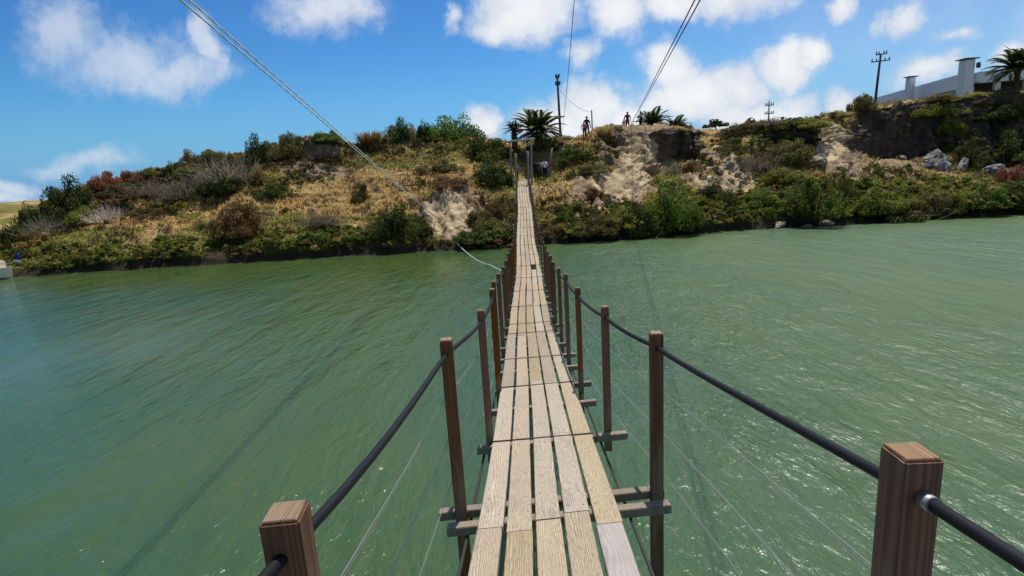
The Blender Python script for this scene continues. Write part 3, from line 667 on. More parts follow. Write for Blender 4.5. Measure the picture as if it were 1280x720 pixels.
t.set(b, 'Base Color', t.mix(t.n('ShaderNodeTexWave', {'Vector': t.n('ShaderNodeTexCoord').outputs['Object'], 'Scale': 2.2, 'Distortion': .3}, bands_direction='DIAGONAL').outputs['Fac'], rgb(.5, .51, .52), rgb(.8, .81, .82)))
dy = np.array([-4, -1.5, 0, 1, 2.14, 3.7, 5.64, 7.8, 10, 12, 14.5, 16.8, 19, 21.3, 24.5, 28, 32, 36, 39.8, 43.2]); dz = np.array([3.55, 3.17, 2.95, 2.79, 2.61, 2.38, 2.13, 1.88, 1.68, 1.53, 1.42, 1.39, 1.42, 1.51, 1.71, 2.0, 2.38, 2.76, 3.24, 3.86])
yf = np.linspace(-4, 43.2, 600); zf = np.interp(yf, dy, dz); ker = np.hanning(61); ker /= ker.sum(); zf = np.convolve(np.pad(zf, 30, 'reflect', reflect_type='odd'), ker, 'valid')
def dzf(y): return float(np.interp(y, yf, zf))
def dxf(y): return .02+.0308*y + .02*math.sin(y*.45)
def bankang(y): return R(3.1)*(1-float(sstep(np.array(y), 1., 14.)))
def dp(y, off=0., h=0.):
    """point on the deck: off metres right of the centre line, h above the board tops"""
    a = bankang(y); return Vector((dxf(y)+off*math.cos(a)-h*math.sin(a)*.6, y, dzf(y)+off*math.sin(a)+h))
BR = empty('suspension_footbridge', dp(0)); tag(BR, 'narrow timber plank suspension footbridge with post and cable railings crossing the green river', 'footbridge')
def bpart(mb, name, mat, origin, parent=BR):
    """build with vertices relative to origin, parented under the bridge"""
    me = bpy.data.meshes.new(name); o_ = Vector(origin)
    bmesh.ops.recalc_face_normals(mb.b, faces=mb.b.faces[:]); bmesh.ops.translate(mb.b, verts=mb.b.verts[:], vec=-o_)
    mb.b.to_mesh(me); mb.b.free()
    return link(name, me, mat, parent, o_ - (BR.location if parent is BR else (BR.location+parent.location)))
BW, GAP, TH = .140, .020, .034
tr_near = [1.0, 2.78, 2.98, 4.0, 4.95, 5.65, 6.45, 7.15, 7.9, 8.7, 9.5, 10.3]
NAIL, t, b = material('nail_head', .6, .3); t.set(b, 'Base Color', rgb(.05, .04, .035))
stag = [0., -.06, 0.03, .02, -.12]
joints = [-3.4, -.6, 2.66] + [2.66+3.0*k for k in range(1, 14)] 
END = 43.0
for r_ in range(5):
    xc = (r_-2)*(BW+GAP); js = [j+stag[r_]+(random.uniform(-.05, .05)) for j in joints if j+stag[r_] < END-.5] + [END]
    for k, (y0, y1) in enumerate(zip(js, js[1:])):
        y0 += .004; y1 -= .004
        if r_ == 3 and y0 < 17 < y1: y1 = 17.0          # short board: a gap with a loose block stands here
        n = max(6, int((y1-y0)/.25)); mb = MB(); w2 = BW/2*random.uniform(.975, 1.01); jx = random.uniform(-.004, .004); jh = random.uniform(-.003, .003); bv = .004
        prof = [(-w2, -TH), (w2, -TH), (w2, -bv), (w2-bv, 0), (-w2+bv, 0), (-w2, -bv)]; rings = []
        for i in range(n+1):
            y = y0+(y1-y0)*i/n; warp_ = .003*math.sin(y*1.7+r_*2.1+k)
            rings.append([mb.b.verts.new(dp(y, xc+x+jx+warp_, z+jh)) for x, z in prof])
        for A_, B_ in zip(rings, rings[1:]):
            for i in range(6): mb.b.faces.new((A_[i], A_[(i+1) % 6], B_[(i+1) % 6], B_[i]))
        mb.b.faces.new(rings[0][::-1]); mb.b.faces.new(rings[-1])
        for ty in tr_near:
            if y0+.03 < ty < y1-.03:
                for nx in (-.042, .042):
                    c0 = dp(ty+random.uniform(-.02, .02), xc+nx+random.uniform(-.008, .008), jh+.0012); rr_ = .0045
                    f_ = mb.b.faces.new([mb.b.verts.new(c0+Vector((rr_*math.cos(a), rr_*math.sin(a), 0))) for a in [k_*math.pi/3 for k_ in range(6)]]); f_.material_index = 1
        ob = bpart(mb, 'deck_board', DECKG if (r_ == 4 and k == 1) else DECK, dp((y0+y1)/2, xc))
        ob.data.materials.append(NAIL)
        if r_ == 4 and k == 1: ob['label'] = 'greyer, purplish weathered deck board'
    if r_ == 3:
        y0, y1 = 17.32, js[[j > 17.2 for j in js].index(True)]-.004; n = 6; mb = MB(); rings = []
        w2 = BW/2
        if y1-y0 > .3:
            for i in range(n+1):
                y = y0+(y1-y0)*i/n; rings.append([mb.b.verts.new(dp(y, xc+x, z)) for x, z in ((-w2, -TH), (w2, -TH), (w2, 0), (-w2, 0))])
            for A_, B_ in zip(rings, rings[1:]):
                for i in range(4): mb.b.faces.new((A_[i], A_[(i+1) % 4], B_[(i+1) % 4], B_[i]))
            mb.b.faces.new(rings[0][::-1]); mb.b.faces.new(rings[-1]); bpart(mb, 'deck_board', DECK, dp((y0+y1)/2, xc))
mb = MB(); mb.box(dp(17.42, .16, .055), (.15, .12, .10), .006); tag(bpart(mb, 'wood_block', BEAM, dp(17.42, .16)), 'short dark block fixed on the fourth board')
# transoms
tr_y = [-1.2, .1, 1.0, 2.78, 2.98, 4.0, 4.95, 5.65, 6.45, 7.15, 7.9, 8.7, 9.5, 10.3]; y = 11.1
while y < 42.6: tr_y.append(y); y += random.uniform(.74, .88)
tr_ext = {1.0: (.68, .78), 2.78: (.58, .70), 2.98: (.66, .71), 4.0: (.52, .68), 4.95: (.50, .56), 5.65: (.46, .60), 6.45: (.50, .56), 7.15: (.48, .58)}
for y in tr_y:
    el, er = tr_ext.get(y, (random.uniform(.44, .56), random.uniform(.46, .6))); mb = MB(); hh_ = .055; dd = .075
    c = [dp(y-dd/2, -el, -TH-.003-hh_), dp(y-dd/2, er, -TH-.003-hh_), dp(y+dd/2, er, -TH-.003-hh_), dp(y+dd/2, -el, -TH-.003-hh_), dp(y-dd/2, -el, -TH-.003), dp(y-dd/2, er, -TH-.003), dp(y+dd/2, er, -TH-.003), dp(y+dd/2, -el, -TH-.003)]
    mb.hexa(c, .004); bpart(mb, 'transom', BEAM, dp(y, 0, -.06))
# lashing wires across the boards
for y in [3.72+.24, 5.58, 6.95, 8.75, 9.6] + [11.5+2.1*k for k in range(15)]:
    mb = MB(); sk = random.uniform(.0, .08); mb.tube([dp(y+sk*(-x), x, .005 if abs(x) < .41 else -.05) for x in (-.43, -.40, -.2, 0, .2, .40, .43)], .0055, 5); bpart(mb, 'lashing_wire', DWIRE, dp(y))
# posts
post_y = [1.0, 2.95, 4.1, 5.5, 6.9, 8.3, 9.7]; y = 11.1
while y < 42: post_y.append(y); y += 1.42
post_y = [-1.0] + post_y
offR = {1.0: .738, 2.95: .665, 4.1: .545, 5.5: .475}; offL = {1.0: .55, 2.95: .52, 4.1: .42, 5.5: .41}
topR = {1.0: 1.005, 2.95: .985, 4.1: 1.02, 5.5: 1.06}; topL = {1.0: .965, 2.95: 1.02, 4.1: 1.05, 5.5: 1.10}
rails = {1: [], -1: []}
def post(y, side, off, top, s=.075, lean=0., bot=-.26, yaw=0.):
    base = dp(y, side*off); b0 = base+Vector((0, 0, bot)); t0 = base+Vector((lean, random.uniform(-.015, .015), top-(dp(y, side*off).z-dzf(y))))
    x_ = Vector((math.cos(yaw), math.sin(yaw), 0)); y_ = Vector((-math.sin(yaw), math.cos(yaw), 0)); h = s/2
    q = [(-1, -1), (1, -1), (1, 1), (-1, 1)]; mb = MB(); mb.hexa([b0+x_*a*h+y_*b_*h for a, b_ in q] + [t0+x_*a*h+y_*b_*h for a, b_ in q], .004)
    o = bpart(mb, 'post', POST, base)
    cap = MB(); cap.hexa([t0+Vector((0, 0, .0015))+x_*a*(h-.005)+y_*b_*(h-.005) for a, b_ in q] + [t0+Vector((0, 0, .004))+x_*a*(h-.007)+y_*b_*(h-.007) for a, b_ in q])
    bpart(cap, 'end_grain', ENDG, base, o)
    rails[side].append((y, t0-(t0-b0).normalized()*.085)); return o, t0, b0
PT = {1: [], -1: []}
for y in post_y:
    for side, off, top in ((1, offR, topR), (-1, offL, topL)):
        of = off.get(y, (.48 if side > 0 else .45)+random.uniform(-.02, .02)); tp = top.get(y, 1.09+random.uniform(-.03, .03))
        if y == -1.0: of, tp = .72, 1.0
        if y > 12: tp *= 1-(.38 if side < 0 else .16)*float(sstep(np.array(y), 12., 27.))
        o, t0, b0 = post(y, side, of, tp, .078 if y < 2 else .070 if y < 3.5 else random.uniform(.052, .060)*(1-.3*float(sstep(np.array(y), 10., 26.))), yaw=R(-4 if side > 0 else 5) + random.uniform(-.05, .05), bot=-.22 if abs(y-4.1) < .1 else -.30-random.uniform(0, .1)-(.7 if y < 3 else 0))
        PT[side].append((y, t0, b0))
# near right post has a worn bracket at the cable exit
def smooth_path(pts, n=8, sag=.0):
    out = []
    for i in range(len(pts)-1):
        p0, p1, p2, p3 = pts[max(i-1, 0)], pts[i], pts[i+1], pts[min(i+2, len(pts)-1)]
        for k in range(n):
            f = k/n; out.append((p1*2+(p2-p0)*f+(p0*2-p1*5+p2*4-p3)*f*f+(p1*3-p0-p2*3+p3)*f**3)*.5 - Vector((0, 0, sag*4*f*(1-f))))
    out.append(pts[-1]); return out
for side in (1, -1):
    P_ = [p for _, p in rails[side]]; P_ = [P_[0]+(P_[0]-P_[1])*.9] + P_
    end = Vector((at(664 if side > 0 else 640, 199, 42.2))) ; P_.append(end)
    mb = MB(); mb.tube(smooth_path(P_, 8, .014), .0138, 10); bpart(mb, 'handrail_cable', RUB, P_[2])
    for j in (1, 2, 3):                  # short collars where the sleeve meets the near posts
        pass
    # fence wires between the posts and stay cable under the transoms
    for hgt_ in (.36, .62, .88):
        for tw in (0., .012):
            pts = [t0+(b0-t0).normalized()*(hgt_+tw)+Vector((side*.04, 0, 0)) for _, t0, b0 in PT[side]]
            mb = MB(); mb.tube(smooth_path(pts, 2, .0), .0012 if tw else .0016, 4); bpart(mb, 'fence_wire', WIRE, pts[2])
    ys = np.arange(-3.5, 42.8, .5); 
    mb = MB(); mb.tube([dp(y, side*.47, -TH-.075) for y in ys], .010, 6); bpart(mb, 'main_cable', DWIRE, dp(3, side*.47))
p_ = rails[1][1][1]; q_ = rails[1][0][1]; d_ = (q_-p_).normalized()
mb = MB(); mb.tube([p_+d_*.045, p_+d_*.075], .0172, 12); bpart(mb, 'cable_collar', WIRE, p_)

# ------------------------------------------------------------------ timber gate at the far landing
gz = dzf(42.8)
def beam(name, a, b_, r_, mat, parent, n=7, wob=.0):
    a, b_ = Vector(a), Vector(b_); pts = [a.lerp(b_, k/4)+Vector((random.uniform(-wob, wob), 0, 0)) for k in range(5)]
    mb = MB(); mb.tube([p-parent.location for p in pts], [r_*(1.1-.05*k) for k in range(5)], n); return mb.build(name, mat, parent)
GT = empty('timber_gate', at(652, 232, 42.6)); tag(GT, 'tall weathered pole gate frame at the far end of the bridge', 'gate')
gl, gr_ = at(639.5, 236, 42.6), at(664.5, 232, 42.6)
beam('post', gl, at(637.5, 176, 42.6), .075, SILV, GT, wob=.02); beam('post', gr_, at(663.5, 172, 42.6), .08, SILV, GT, wob=.02)
beam('crossbeam', at(631, 177.6, 42.5), at(668.5, 173.6, 42.5), .07, SILV, GT, wob=.0)
beam('brace', at(651, 176.5, 42.7), at(658, 190, 42.7), .04, SILV, GT)
for (x0, y0, x1, y1, dpt, rr_, lab) in ((646, 232, 644.5, 192, 41.6, .07, 'pale anchor post left of the bridge end, inside the gate'), (661, 229, 659.5, 189, 41.6, .085, 'pale anchor post right of the bridge end, inside the gate'), (642, 234, 641.5, 223, 41.2, .05, 'short pale stub post at the left foot of the gate')):
    e = empty('anchor_post', at(x0, y0+3, dpt)); tag(e, lab, 'post', 'bridge anchor posts'); beam('pole', at(x0, y0+3, dpt), at(x1, y1, dpt), rr_, SILV, e, wob=.02)
e = empty('dead_tree', at(688, 224, 47)); tag(e, 'pale dead tree trunk standing on the slope beside the waiting people', 'tree')
mb = MB(); b_ = e.location
mb.tube([Vector(at(x, y, 47))-b_ for x, y in ((688, 226), (688.5, 214), (687.5, 203), (688.5, 196), (690.5, 185))], [.13, .12, .11, .10, .05], 8)
mb.tube([Vector(at(x, y, 47))-b_ for x, y in ((687.5, 203), (689, 197), (689.5, 190))], [.1, .09, .03], 7); mb.build('trunk', SILV, e)

# rail of the crest path
e = empty('path_railing', at(706, 185, 49.5)); tag(e, 'dark timber handrail climbing the slope to the crest path', 'railing')
pts = [Vector(at(x, y, d)) for x, y, d in ((698, 188, 48.5), (710, 179, 49.5), (724, 168.5, 50.8))]
mb = MB(); mb.tube([p-e.location for p in pts], .05, 6); mb.build('rail', SILV, e)
for f in (0.02, .34, .66, .98):
    p = pts[0].lerp(pts[2], f); g_ = p-Vector((0, 0, .95)); mb = MB(); mb.tube([g_-e.location, p-e.location], .05, 6); mb.build('post', BEAM, e)

# ------------------------------------------------------------------ overhead cables
def cable(name, label, cat_, A_, B_, r_, sag=.2, mat=CABLE, group=None, sep=0., n=24, ext=.35):
    A_, B_ = Vector(A_), Vector(B_); A_ = A_+(A_-B_)*ext
    e = empty(name, B_); tag(e, label, cat_, group)
    for s in ((-1, 1) if sep else (0,)):
        mb = MB(); lat = Vector((1, 0, .25)).normalized()*sep*s
        mb.tube([A_.lerp(B_, k/n)+lat*(.25+.75*(1-k/n))-Vector((0, 0, sag*4*(k/n)*(1-k/n)))-B_ for k in range(n+1)], r_, 6); mb.build('strand', mat, e)
    return e
cable('guy_cable', 'twin pale steel cable running from upper left down to the far bank', 'cable', at(232, 0, 8), at(545, 272, 37.2), .013, .02, sep=.05, ext=.12)
cable('guy_cable', 'pair of dark cables rising steeply from the crest beside the child in pink', 'cable', at(871, 0, 9), at(787, 158, 56), .011, .05, DWIRE, sep=.055, ext=.12)
cable('guy_cable', 'single thin wire dropping from the top centre to the tall pole foot', 'cable', at(717, 0, 20), at(702, 170, 52), .013, .45, DWIRE, ext=.12)
e = empty('mooring_rope', at(575, 308, 33.6)); tag(e, 'slack pale rope from the waterline below the white cliff to the bridge', 'rope')
pts = [Vector(at(x, y, d)) for x, y, d in ((568, 300, 34.2), (576, 309, 32.8), (590, 321, 30), (604, 329, 27.5), (612, 331, 26), (624, 337, 24.5), (638, 341, 23.2))]
mb = MB(); mb.tube([p-e.location for p in smooth_path(pts, 4)], .018, 6); mb.build('strand', CABLE, e)

# ------------------------------------------------------------------ power poles
GREYW, t, b = material('pole_wood', .9, .1); t.set(b, 'Base Color', t.mix(t.noise(t.n('ShaderNodeTexCoord').outputs['Object'], 3.), rgb(.06, .055, .05), rgb(.15, .135, .12)))
CER, t, b = material('insulator', .3, .5); t.set(b, 'Base Color', rgb(.10, .07, .06))
def pole(bx, by, tx, ty, depth, r_, label, arms, group='power poles'):
    B_, T_ = Vector(at(bx, by, depth)), Vector(at(tx, ty, depth)); e = empty('power_pole', B_-Vector((0, 0, .4))); tag(e, label, 'power pole', group); o_ = e.location
    mb = MB(); mb.tube([B_-Vector((0, 0, .4))-o_, B_.lerp(T_, .5)-o_, T_-o_], [r_, r_*.85, r_*.7], 9); mb.build('shaft', GREYW, e)
    for f, hw, skew in arms:
        c = B_.lerp(T_, f)+Vector((0, -.12, 0)); d = Vector((math.cos(skew), -math.sin(skew)*.5, math.sin(R(3)))).normalized()
        mb = MB(); q = [c-d*hw, c+d*hw]; mb.tube([p-o_ for p in q], .06, 6); a = mb.build('crossarm', GREYW, e)
        for k in (-.92, -.45, .45, .92):
            mb = MB(); p = c+d*hw*k; mb.tube([p+Vector((0, 0, z))-o_ for z in (.05, .12, .2, .3)], [.03, .07, .05, .07], 7); mb.build('insulator', CER, a)
    return e
pole(701, 174, 696.5, 95, 53, .13, 'tall thin pole without crossarm beside the big bushy palm', [(.86, .22, 0), (.97, .18, .3)])
pole(1093, 134, 1101, 67, 62, .15, 'leaning power pole with two crossarms left of the white house', [(.985, .55, .3), (.86, .95, .2)])
pole(960.5, 158, 961.5, 126, 75, .10, 'distant upright power pole with two short crossarms on the skyline', [(.82, .55, 0), (.50, .6, 0)])
e = empty('stub_post', at(740, 168, 52)); tag(e, 'short thin post beside the straw tussock on the crest', 'post'); beam('pole', at(740.5, 170, 52), at(739.5, 137.5, 52), .06, GREYW, e)
mb = MB(); A_, B_ = Vector(at(699, 111, 53)), Vector(at(739.5, 140, 52)); e = empty('service_wire', A_); tag(e, 'thin sagging wire from the tall pole to the short crest post', 'wire')
mb.tube([A_.lerp(B_, k/12)-Vector((0, 0, 1.9*(k/12)*(1-k/12)))-A_ for k in range(13)], .014, 5); mb.build('strand', DWIRE, e)

# ------------------------------------------------------------------ white house
WALL, t, b = material('white_render', .85, .2); t.set(b, 'Base Color', t.mix(t.noise(t.n('ShaderNodeTexCoord').outputs['Object'], 1.2, 5.), rgb(.66, .68, .70), rgb(.80, .81, .82)))
DARKM, t, b = material('porch_shade', .6, .3); t.set(b, 'Base Color', rgb(.05, .055, .05))  # near black paints the shade of the recess onto the porch wall
GLS, t, b = material('window_glass', .08, .6); t.set(b, 'Base Color', rgb(.02, .025, .03))
HB = Vector(at(1207, 92, 64.5)); roofz = HB.z; HA = Vector(at(1102, 121, (roofz-CAMZ)/(at(1102, 121, 1)[2]-CAMZ))); HC = Vector(at(1330, 85, 62.5)); HC.z = roofz+.35
base = min(on_bank(1180, 124)[2], roofz-4.5)-1.5
HS = empty('white_house', Vector((HB.x, HB.y, base))); tag(HS, 'long low white flat roofed house with square chimneys on the clifftop at right', 'house')
ho = HS.location
def wall_prism(fp, z0, z1): 
    mb = MB(); n = len(fp); lo_ = [mb.b.verts.new(Vector((p[0], p[1], z0))-ho) for p in fp]; hi_ = [mb.b.verts.new(Vector((p[0], p[1], z1))-ho) for p in fp]
    mb.b.faces.new(lo_[::-1]); mb.b.faces.new(hi_)
    for i in range(n): mb.b.faces.new((lo_[i], lo_[(i+1) % n], hi_[(i+1) % n], hi_[i]))
    return mb
dAB = (HB-HA); dAB.z = 0; dAB.normalize(); nAB = Vector((-dAB.y, dAB.x, 0)); nAB = nAB if nAB.x > 0 else -nAB
dBC = (HC-HB); dBC.z = 0; dBC.normalize(); nBC = Vector((-dBC.y, dBC.x, 0)); nBC = nBC if nBC.y > 0 else -nBC
wall_prism([HA, HB, HB+nAB*1.0, HB+nAB*1.0-dAB*5, HB+nAB*6-dAB*5, HA+nAB*6], base, roofz-1.55).build('wall', WALL, HS)
mb = wall_prism([HA-nAB*.5-dAB*.3, HB-nAB*.5-dAB*.2, HB+nAB*1.05-dAB*.2, HB+nAB*1.05-dAB*4.8, HB+nAB*6.3-dAB*4.8, HA+nAB*6.3-dAB*.3], roofz-1.55+.003, roofz); mb.build('roof', WALL, HS)
wl = HB-dAB*6; mb = wall_prism([wl-nAB*.04, HB-dAB*.9-nAB*.04, HB-dAB*.9+nAB*.1, wl+nAB*.1], roofz-2.5, roofz-1.6); mb.build('window', GLS, HS)
# right wing: fascia slab over a recessed porch with pillars
s0 = HB+dBC*1.1
wall_prism([s0-nBC*.6, HC-nBC*.6, HC+nBC*6, s0+nBC*6], roofz-1.05, roofz+.02).build('roof', WALL, HS)
mb = wall_prism([s0-nBC*.75, HC-nBC*.75, HC-nBC*.602, s0-nBC*.602], roofz-1.2, roofz-1.0); mb.build('fascia', WALL, HS)
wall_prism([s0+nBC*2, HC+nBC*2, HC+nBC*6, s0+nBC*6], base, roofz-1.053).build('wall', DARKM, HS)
for f in (1.75, 4.6, 7.6):
    p = HB+dBC*(1.1+f); mb = wall_prism([p-nBC*.4, p+dBC*.5-nBC*.4, p+dBC*.5+nBC*.1, p+nBC*.1], base, roofz-1.053); mb.build('pillar', WALL, HS)
def chimney(px, top, bot, wpx, depth, z0):
    c = Vector(at(px, top, depth)); wv_ = wpx*depth/FPX; mb = MB(); mb.box(Vector((c.x, c.y+.2, (c.z+z0)/2))-ho, (wv_, wv_*.9, c.z-z0), .02); o = mb.build('chimney', WALL, HS)
    mb = MB(); mb.box(Vector((c.x, c.y+.2, c.z+.12))-ho, (wv_*1.5, wv_*1.4, .10), .01); mb.box(Vector((c.x, c.y+.2, c.z+.03))-ho, (wv_*.7, wv_*.6, .1)); mb.build('cap', GREYW, o)
    return c, wv_
c_, w_ = chimney(1211, 75, 118, 11.5, 63.6, base); chimney(1140, 97, 120, 7.5, 73.5, roofz-2)
mb = MB(); q = c_+Vector((w_*.55+.12, -.3, -.65))-ho
mb.tube([q, q+Vector((.25, -.12, .02))], [.30, .32], 14); mb.build('satellite_dish', GREYW, HS)

# ------------------------------------------------------------------ rocks and rubble
ROCK, t, b = material('pale_rock', .9, .15); oc = t.n('ShaderNodeTexCoord').outputs['Object']; t.set(b, 'Base Color', t.mix(t.ramp(t.noise(oc, 2.2, 6., .6), .35, .65), rgb(.22, .17, .115), rgb(.46, .38, .275)))
t.set(b, 'Normal', t.n('ShaderNodeBump', {'Strength': .7, 'Distance': .1, 'Height': t.noise(oc, 6., 5., .6)}).outputs[0])
ROCKG, t, b = material('grey_rock', .9, .15); oc = t.n('ShaderNodeTexCoord').outputs['Object']; t.set(b, 'Base Color', t.mix(t.ramp(t.noise(oc, 2., 6., .6), .35, .65), rgb(.10, .095, .085), rgb(.30, .29, .27)))
def rock_mesh(seed):
    b_ = bmesh.new(); bmesh.ops.create_icosphere(b_, subdivisions=3, radius=1); co = np.array([v.co[:] for v in b_.verts])
    k = np.array([round(3*x)/3 for x in fbm(co*1.1+seed*7, 3)]); d = 1+.35*k+.16*fbm(co*2.6+seed, 4)
    for v, s in zip(b_.verts, d): v.co = v.co*s
    me = bpy.data.meshes.new('boulder'); b_.to_mesh(me); b_.free(); return me
RM = [rock_mesh(i) for i in range(4)]
def rock(px, py, s, label, mat=ROCK, group=None, sc=(1, 1, .8)):
    p = on_bank(px, py); me = random.choice(RM); o = bpy.data.objects.new('boulder', me); COL.objects.link(o)
    if not me.materials: me.materials.append(mat)
    o.material_slots[0].link = 'OBJECT'; o.material_slots[0].material = mat
    o.location = p+np.array([0, 0, .2*s]); o.scale = Vector(sc)*s; o.rotation_euler = (random.uniform(-.4, .4), random.uniform(-.4, .4), random.uniform(0, 6)); tag(o, label, 'rock', group)
rock(1167, 207, 1.1, 'large pale grey boulder at the foot of the dark cliff', ROCKG, sc=(.8, .8, 1.)); rock(1176, 214, .8, 'grey boulder leaning on the right of the large pale grey one', ROCKG, sc=(.7, .8, 1.1))
rock(1160, 210, .6, 'smaller grey boulder on the left of the large pale grey one', ROCKG); rock(1202, 211, .75, 'upright grey slab standing alone right of the grey boulders', ROCKG, sc=(.6, .5, 1.2))
rock(1126, 199, .5, 'small flat white rock on top of the landslip under the dark cliff', ROCK, sc=(1.2, .8, .5))
rock(1178, 268, .55, 'flat white rock at the waterline below the grey boulders', ROCK, sc=(1.6, .9, .45))
rock(1032, 281, .38, 'small white rock at the waterline below the largest bush', ROCK, sc=(1.3, .9, .5)); rock(1009, 283, .34, 'small white rock at the waterline, left of its twin', ROCK, sc=(1.3, .9, .5)); rock(973, 285, .36, 'small white rock at the waterline farthest left on the right bank', ROCK, sc=(1.2, .9, .5))
rock(1055, 212, .5, 'white rock half buried in the brown landslip', ROCK, sc=(1.3, .8, .7)); rock(1022, 202, .6, 'white rock below the dark block beside the landslip', ROCK)
rock(1242, 215, .7, 'dim grey rock in the shade near the right edge', ROCKG)
for i in range(26):
    px, py = random.uniform(872, 936), random.uniform(200, 240); rock(px, py, random.uniform(.10, .27), 'pale broken rock lying in the rubble slope around the white spur', ROCK, 'rubble rocks below the recess')
for i in range(12):
    rock(random.uniform(742, 800), random.uniform(246, 258), random.uniform(.1, .26), 'small pale rock fallen at the foot of the eroded spur', ROCK, 'rocks at the foot of the spur')

# ------------------------------------------------------------------ boat and tarpaulin at the left edge
HUL, t, b = material('cream_hull', .4, .5); t.set(b, 'Base Color', rgb(.62, .57, .44)); TRM, t, b = material('dark_trim', .5, .4); t.set(b, 'Base Color', rgb(.03, .03, .035))
BLU, t, b = material('blue_tarp', .5, .4); t.set(b, 'Base Color', rgb(.015, .03, .22)); WHT, t, b = material('white_tarp', .6, .3); t.set(b, 'Base Color', rgb(.7, .7, .7))
bp = at(-3, 351, 33.0); bp[2] = 0
BO = empty('small_boat', bp, R(8)); tag(BO, 'small cream boat moored at the foot of the bank by the left edge', 'boat')
def hull(parent):
    mb = MB(); secs = []
    for i in range(9):
        f = i/8; x = -2.0+2.75*f; wd_ = .62*(1-max(0, f-.45)**2*2.6); hh2 = .55+.18*f*f
        secs.append([mb.b.verts.new((x+(.12*f*k_), s_*wd_*q_, z_)) for s_, q_, z_, k_ in ((-1, 1., hh2, 1), (-1, .85, .12, .5), (0, .0, -.15+.1*f*f, 0), (1, .85, .12, .5), (1, 1., hh2, 1))])
    for a_, b__ in zip(secs, secs[1:]):
        for k in range(4): mb.b.faces.new((a_[k], a_[k+1], b__[k+1], b__[k]))
        mb.b.faces.new((a_[4], a_[0], b__[0], b__[4]))
    mb.b.faces.new(secs[0]); mb.b.faces.new(secs[-1][::-1]); return mb.build('hull', HUL, parent)
h_ = hull(BO)
mb = MB(); mb.box((.0, 0, .86), (.9, .8, .5), .08); cb_ = mb.build('cabin', HUL, BO)
mb = MB(); mb.box((.05, -.405, .9), (.5, .02, .26), .005); mb.build('window', TRM, cb_)
mb = MB(); mb.tube([(.1+.13*math.cos(a), -.60, .30+.16*math.sin(a)) for a in np.linspace(0, 6.283, 17)], .035, 6); mb.build('fender', TRM, BO)
tp = on_bank(33, 328); E_ = empty('tarpaulin', tp); tag(E_, 'crumpled blue and white tarpaulin caught in the scrub at the left end', 'tarpaulin')
def sheet(w_, h_, seed, off):
    n = 14; V = []
    for i in range(n+1):
        for j in range(n+1):
            x, z = (i/n-.5)*w_, j/n*h_; V.append((x*(1-.5*j/n), 0, z))
    V = np.array(V, float); V[:, 1] += .16*fbm(V*np.array([3., 1, 2.])+seed, 3)-.25; V[:, 0] += .08*fbm(V*2+seed+5, 3); V += off
    id_ = np.arange((n+1)**2).reshape(n+1, n+1); return np_mesh('tarp', V, np.stack([id_[:-1, :-1], id_[1:, :-1], id_[1:, 1:], id_[:-1, 1:]], -1).reshape(-1, 4), smooth=True)
o = link('blue_sheet', sheet(.55, .85, 3, (0, -.3, -.1)), BLU, E_); o.modifiers.new('t', 'SOLIDIFY').thickness = .02
o = link('white_sheet', sheet(.75, .2, 9, (0.06, -.62, .12)), WHT, E_); o.modifiers.new('t', 'SOLIDIFY').thickness = .02

# ------------------------------------------------------------------ people
def cloth_mat(n, c):
    m, t, b = material(n, .85, .15); t.set(b, 'Base Color', rgb(*c)); return m
SKIN = [cloth_mat('skin_light', (.42, .25, .17)), cloth_mat('skin_tan', (.26, .14, .085))]
HAIR = cloth_mat('hair_dark', (.02, .015, .012)); SHOE = cloth_mat('shoe', (.05, .05, .05))
CL = dict(black=cloth_mat('cloth_black', (.015, .015, .02)), white=cloth_mat('cloth_white', (.72, .72, .74)), pink=cloth_mat('cloth_pink', (.55, .20, .24)), navy=cloth_mat('cloth_navy', (.02, .025, .06)), maroon=cloth_mat('cloth_maroon', (.16, .035, .05)), grey=cloth_mat('cloth_grey', (.2, .2, .22)), denim=cloth_mat('cloth_denim', (.06, .08, .14)))
def skin_obj(name, verts, edges, radii, mat, parent, root=0, sub=1):
    me = bpy.data.meshes.new(name); me.from_pydata([tuple(v) for v in verts], edges, []); o = link(name, me, mat, parent)
    md = o.modifiers.new('skin', 'SKIN'); md.use_smooth_shade = True
    for i, r_ in enumerate(radii): 
        sv_ = me.skin_vertices[0].data[i]; sv_.radius = r_ if hasattr(r_, '__len__') else (r_, r_); sv_.use_root = (i == root)
    s = o.modifiers.new('sub', 'SUBSURF'); s.levels = sub; s.render_levels = sub; return o
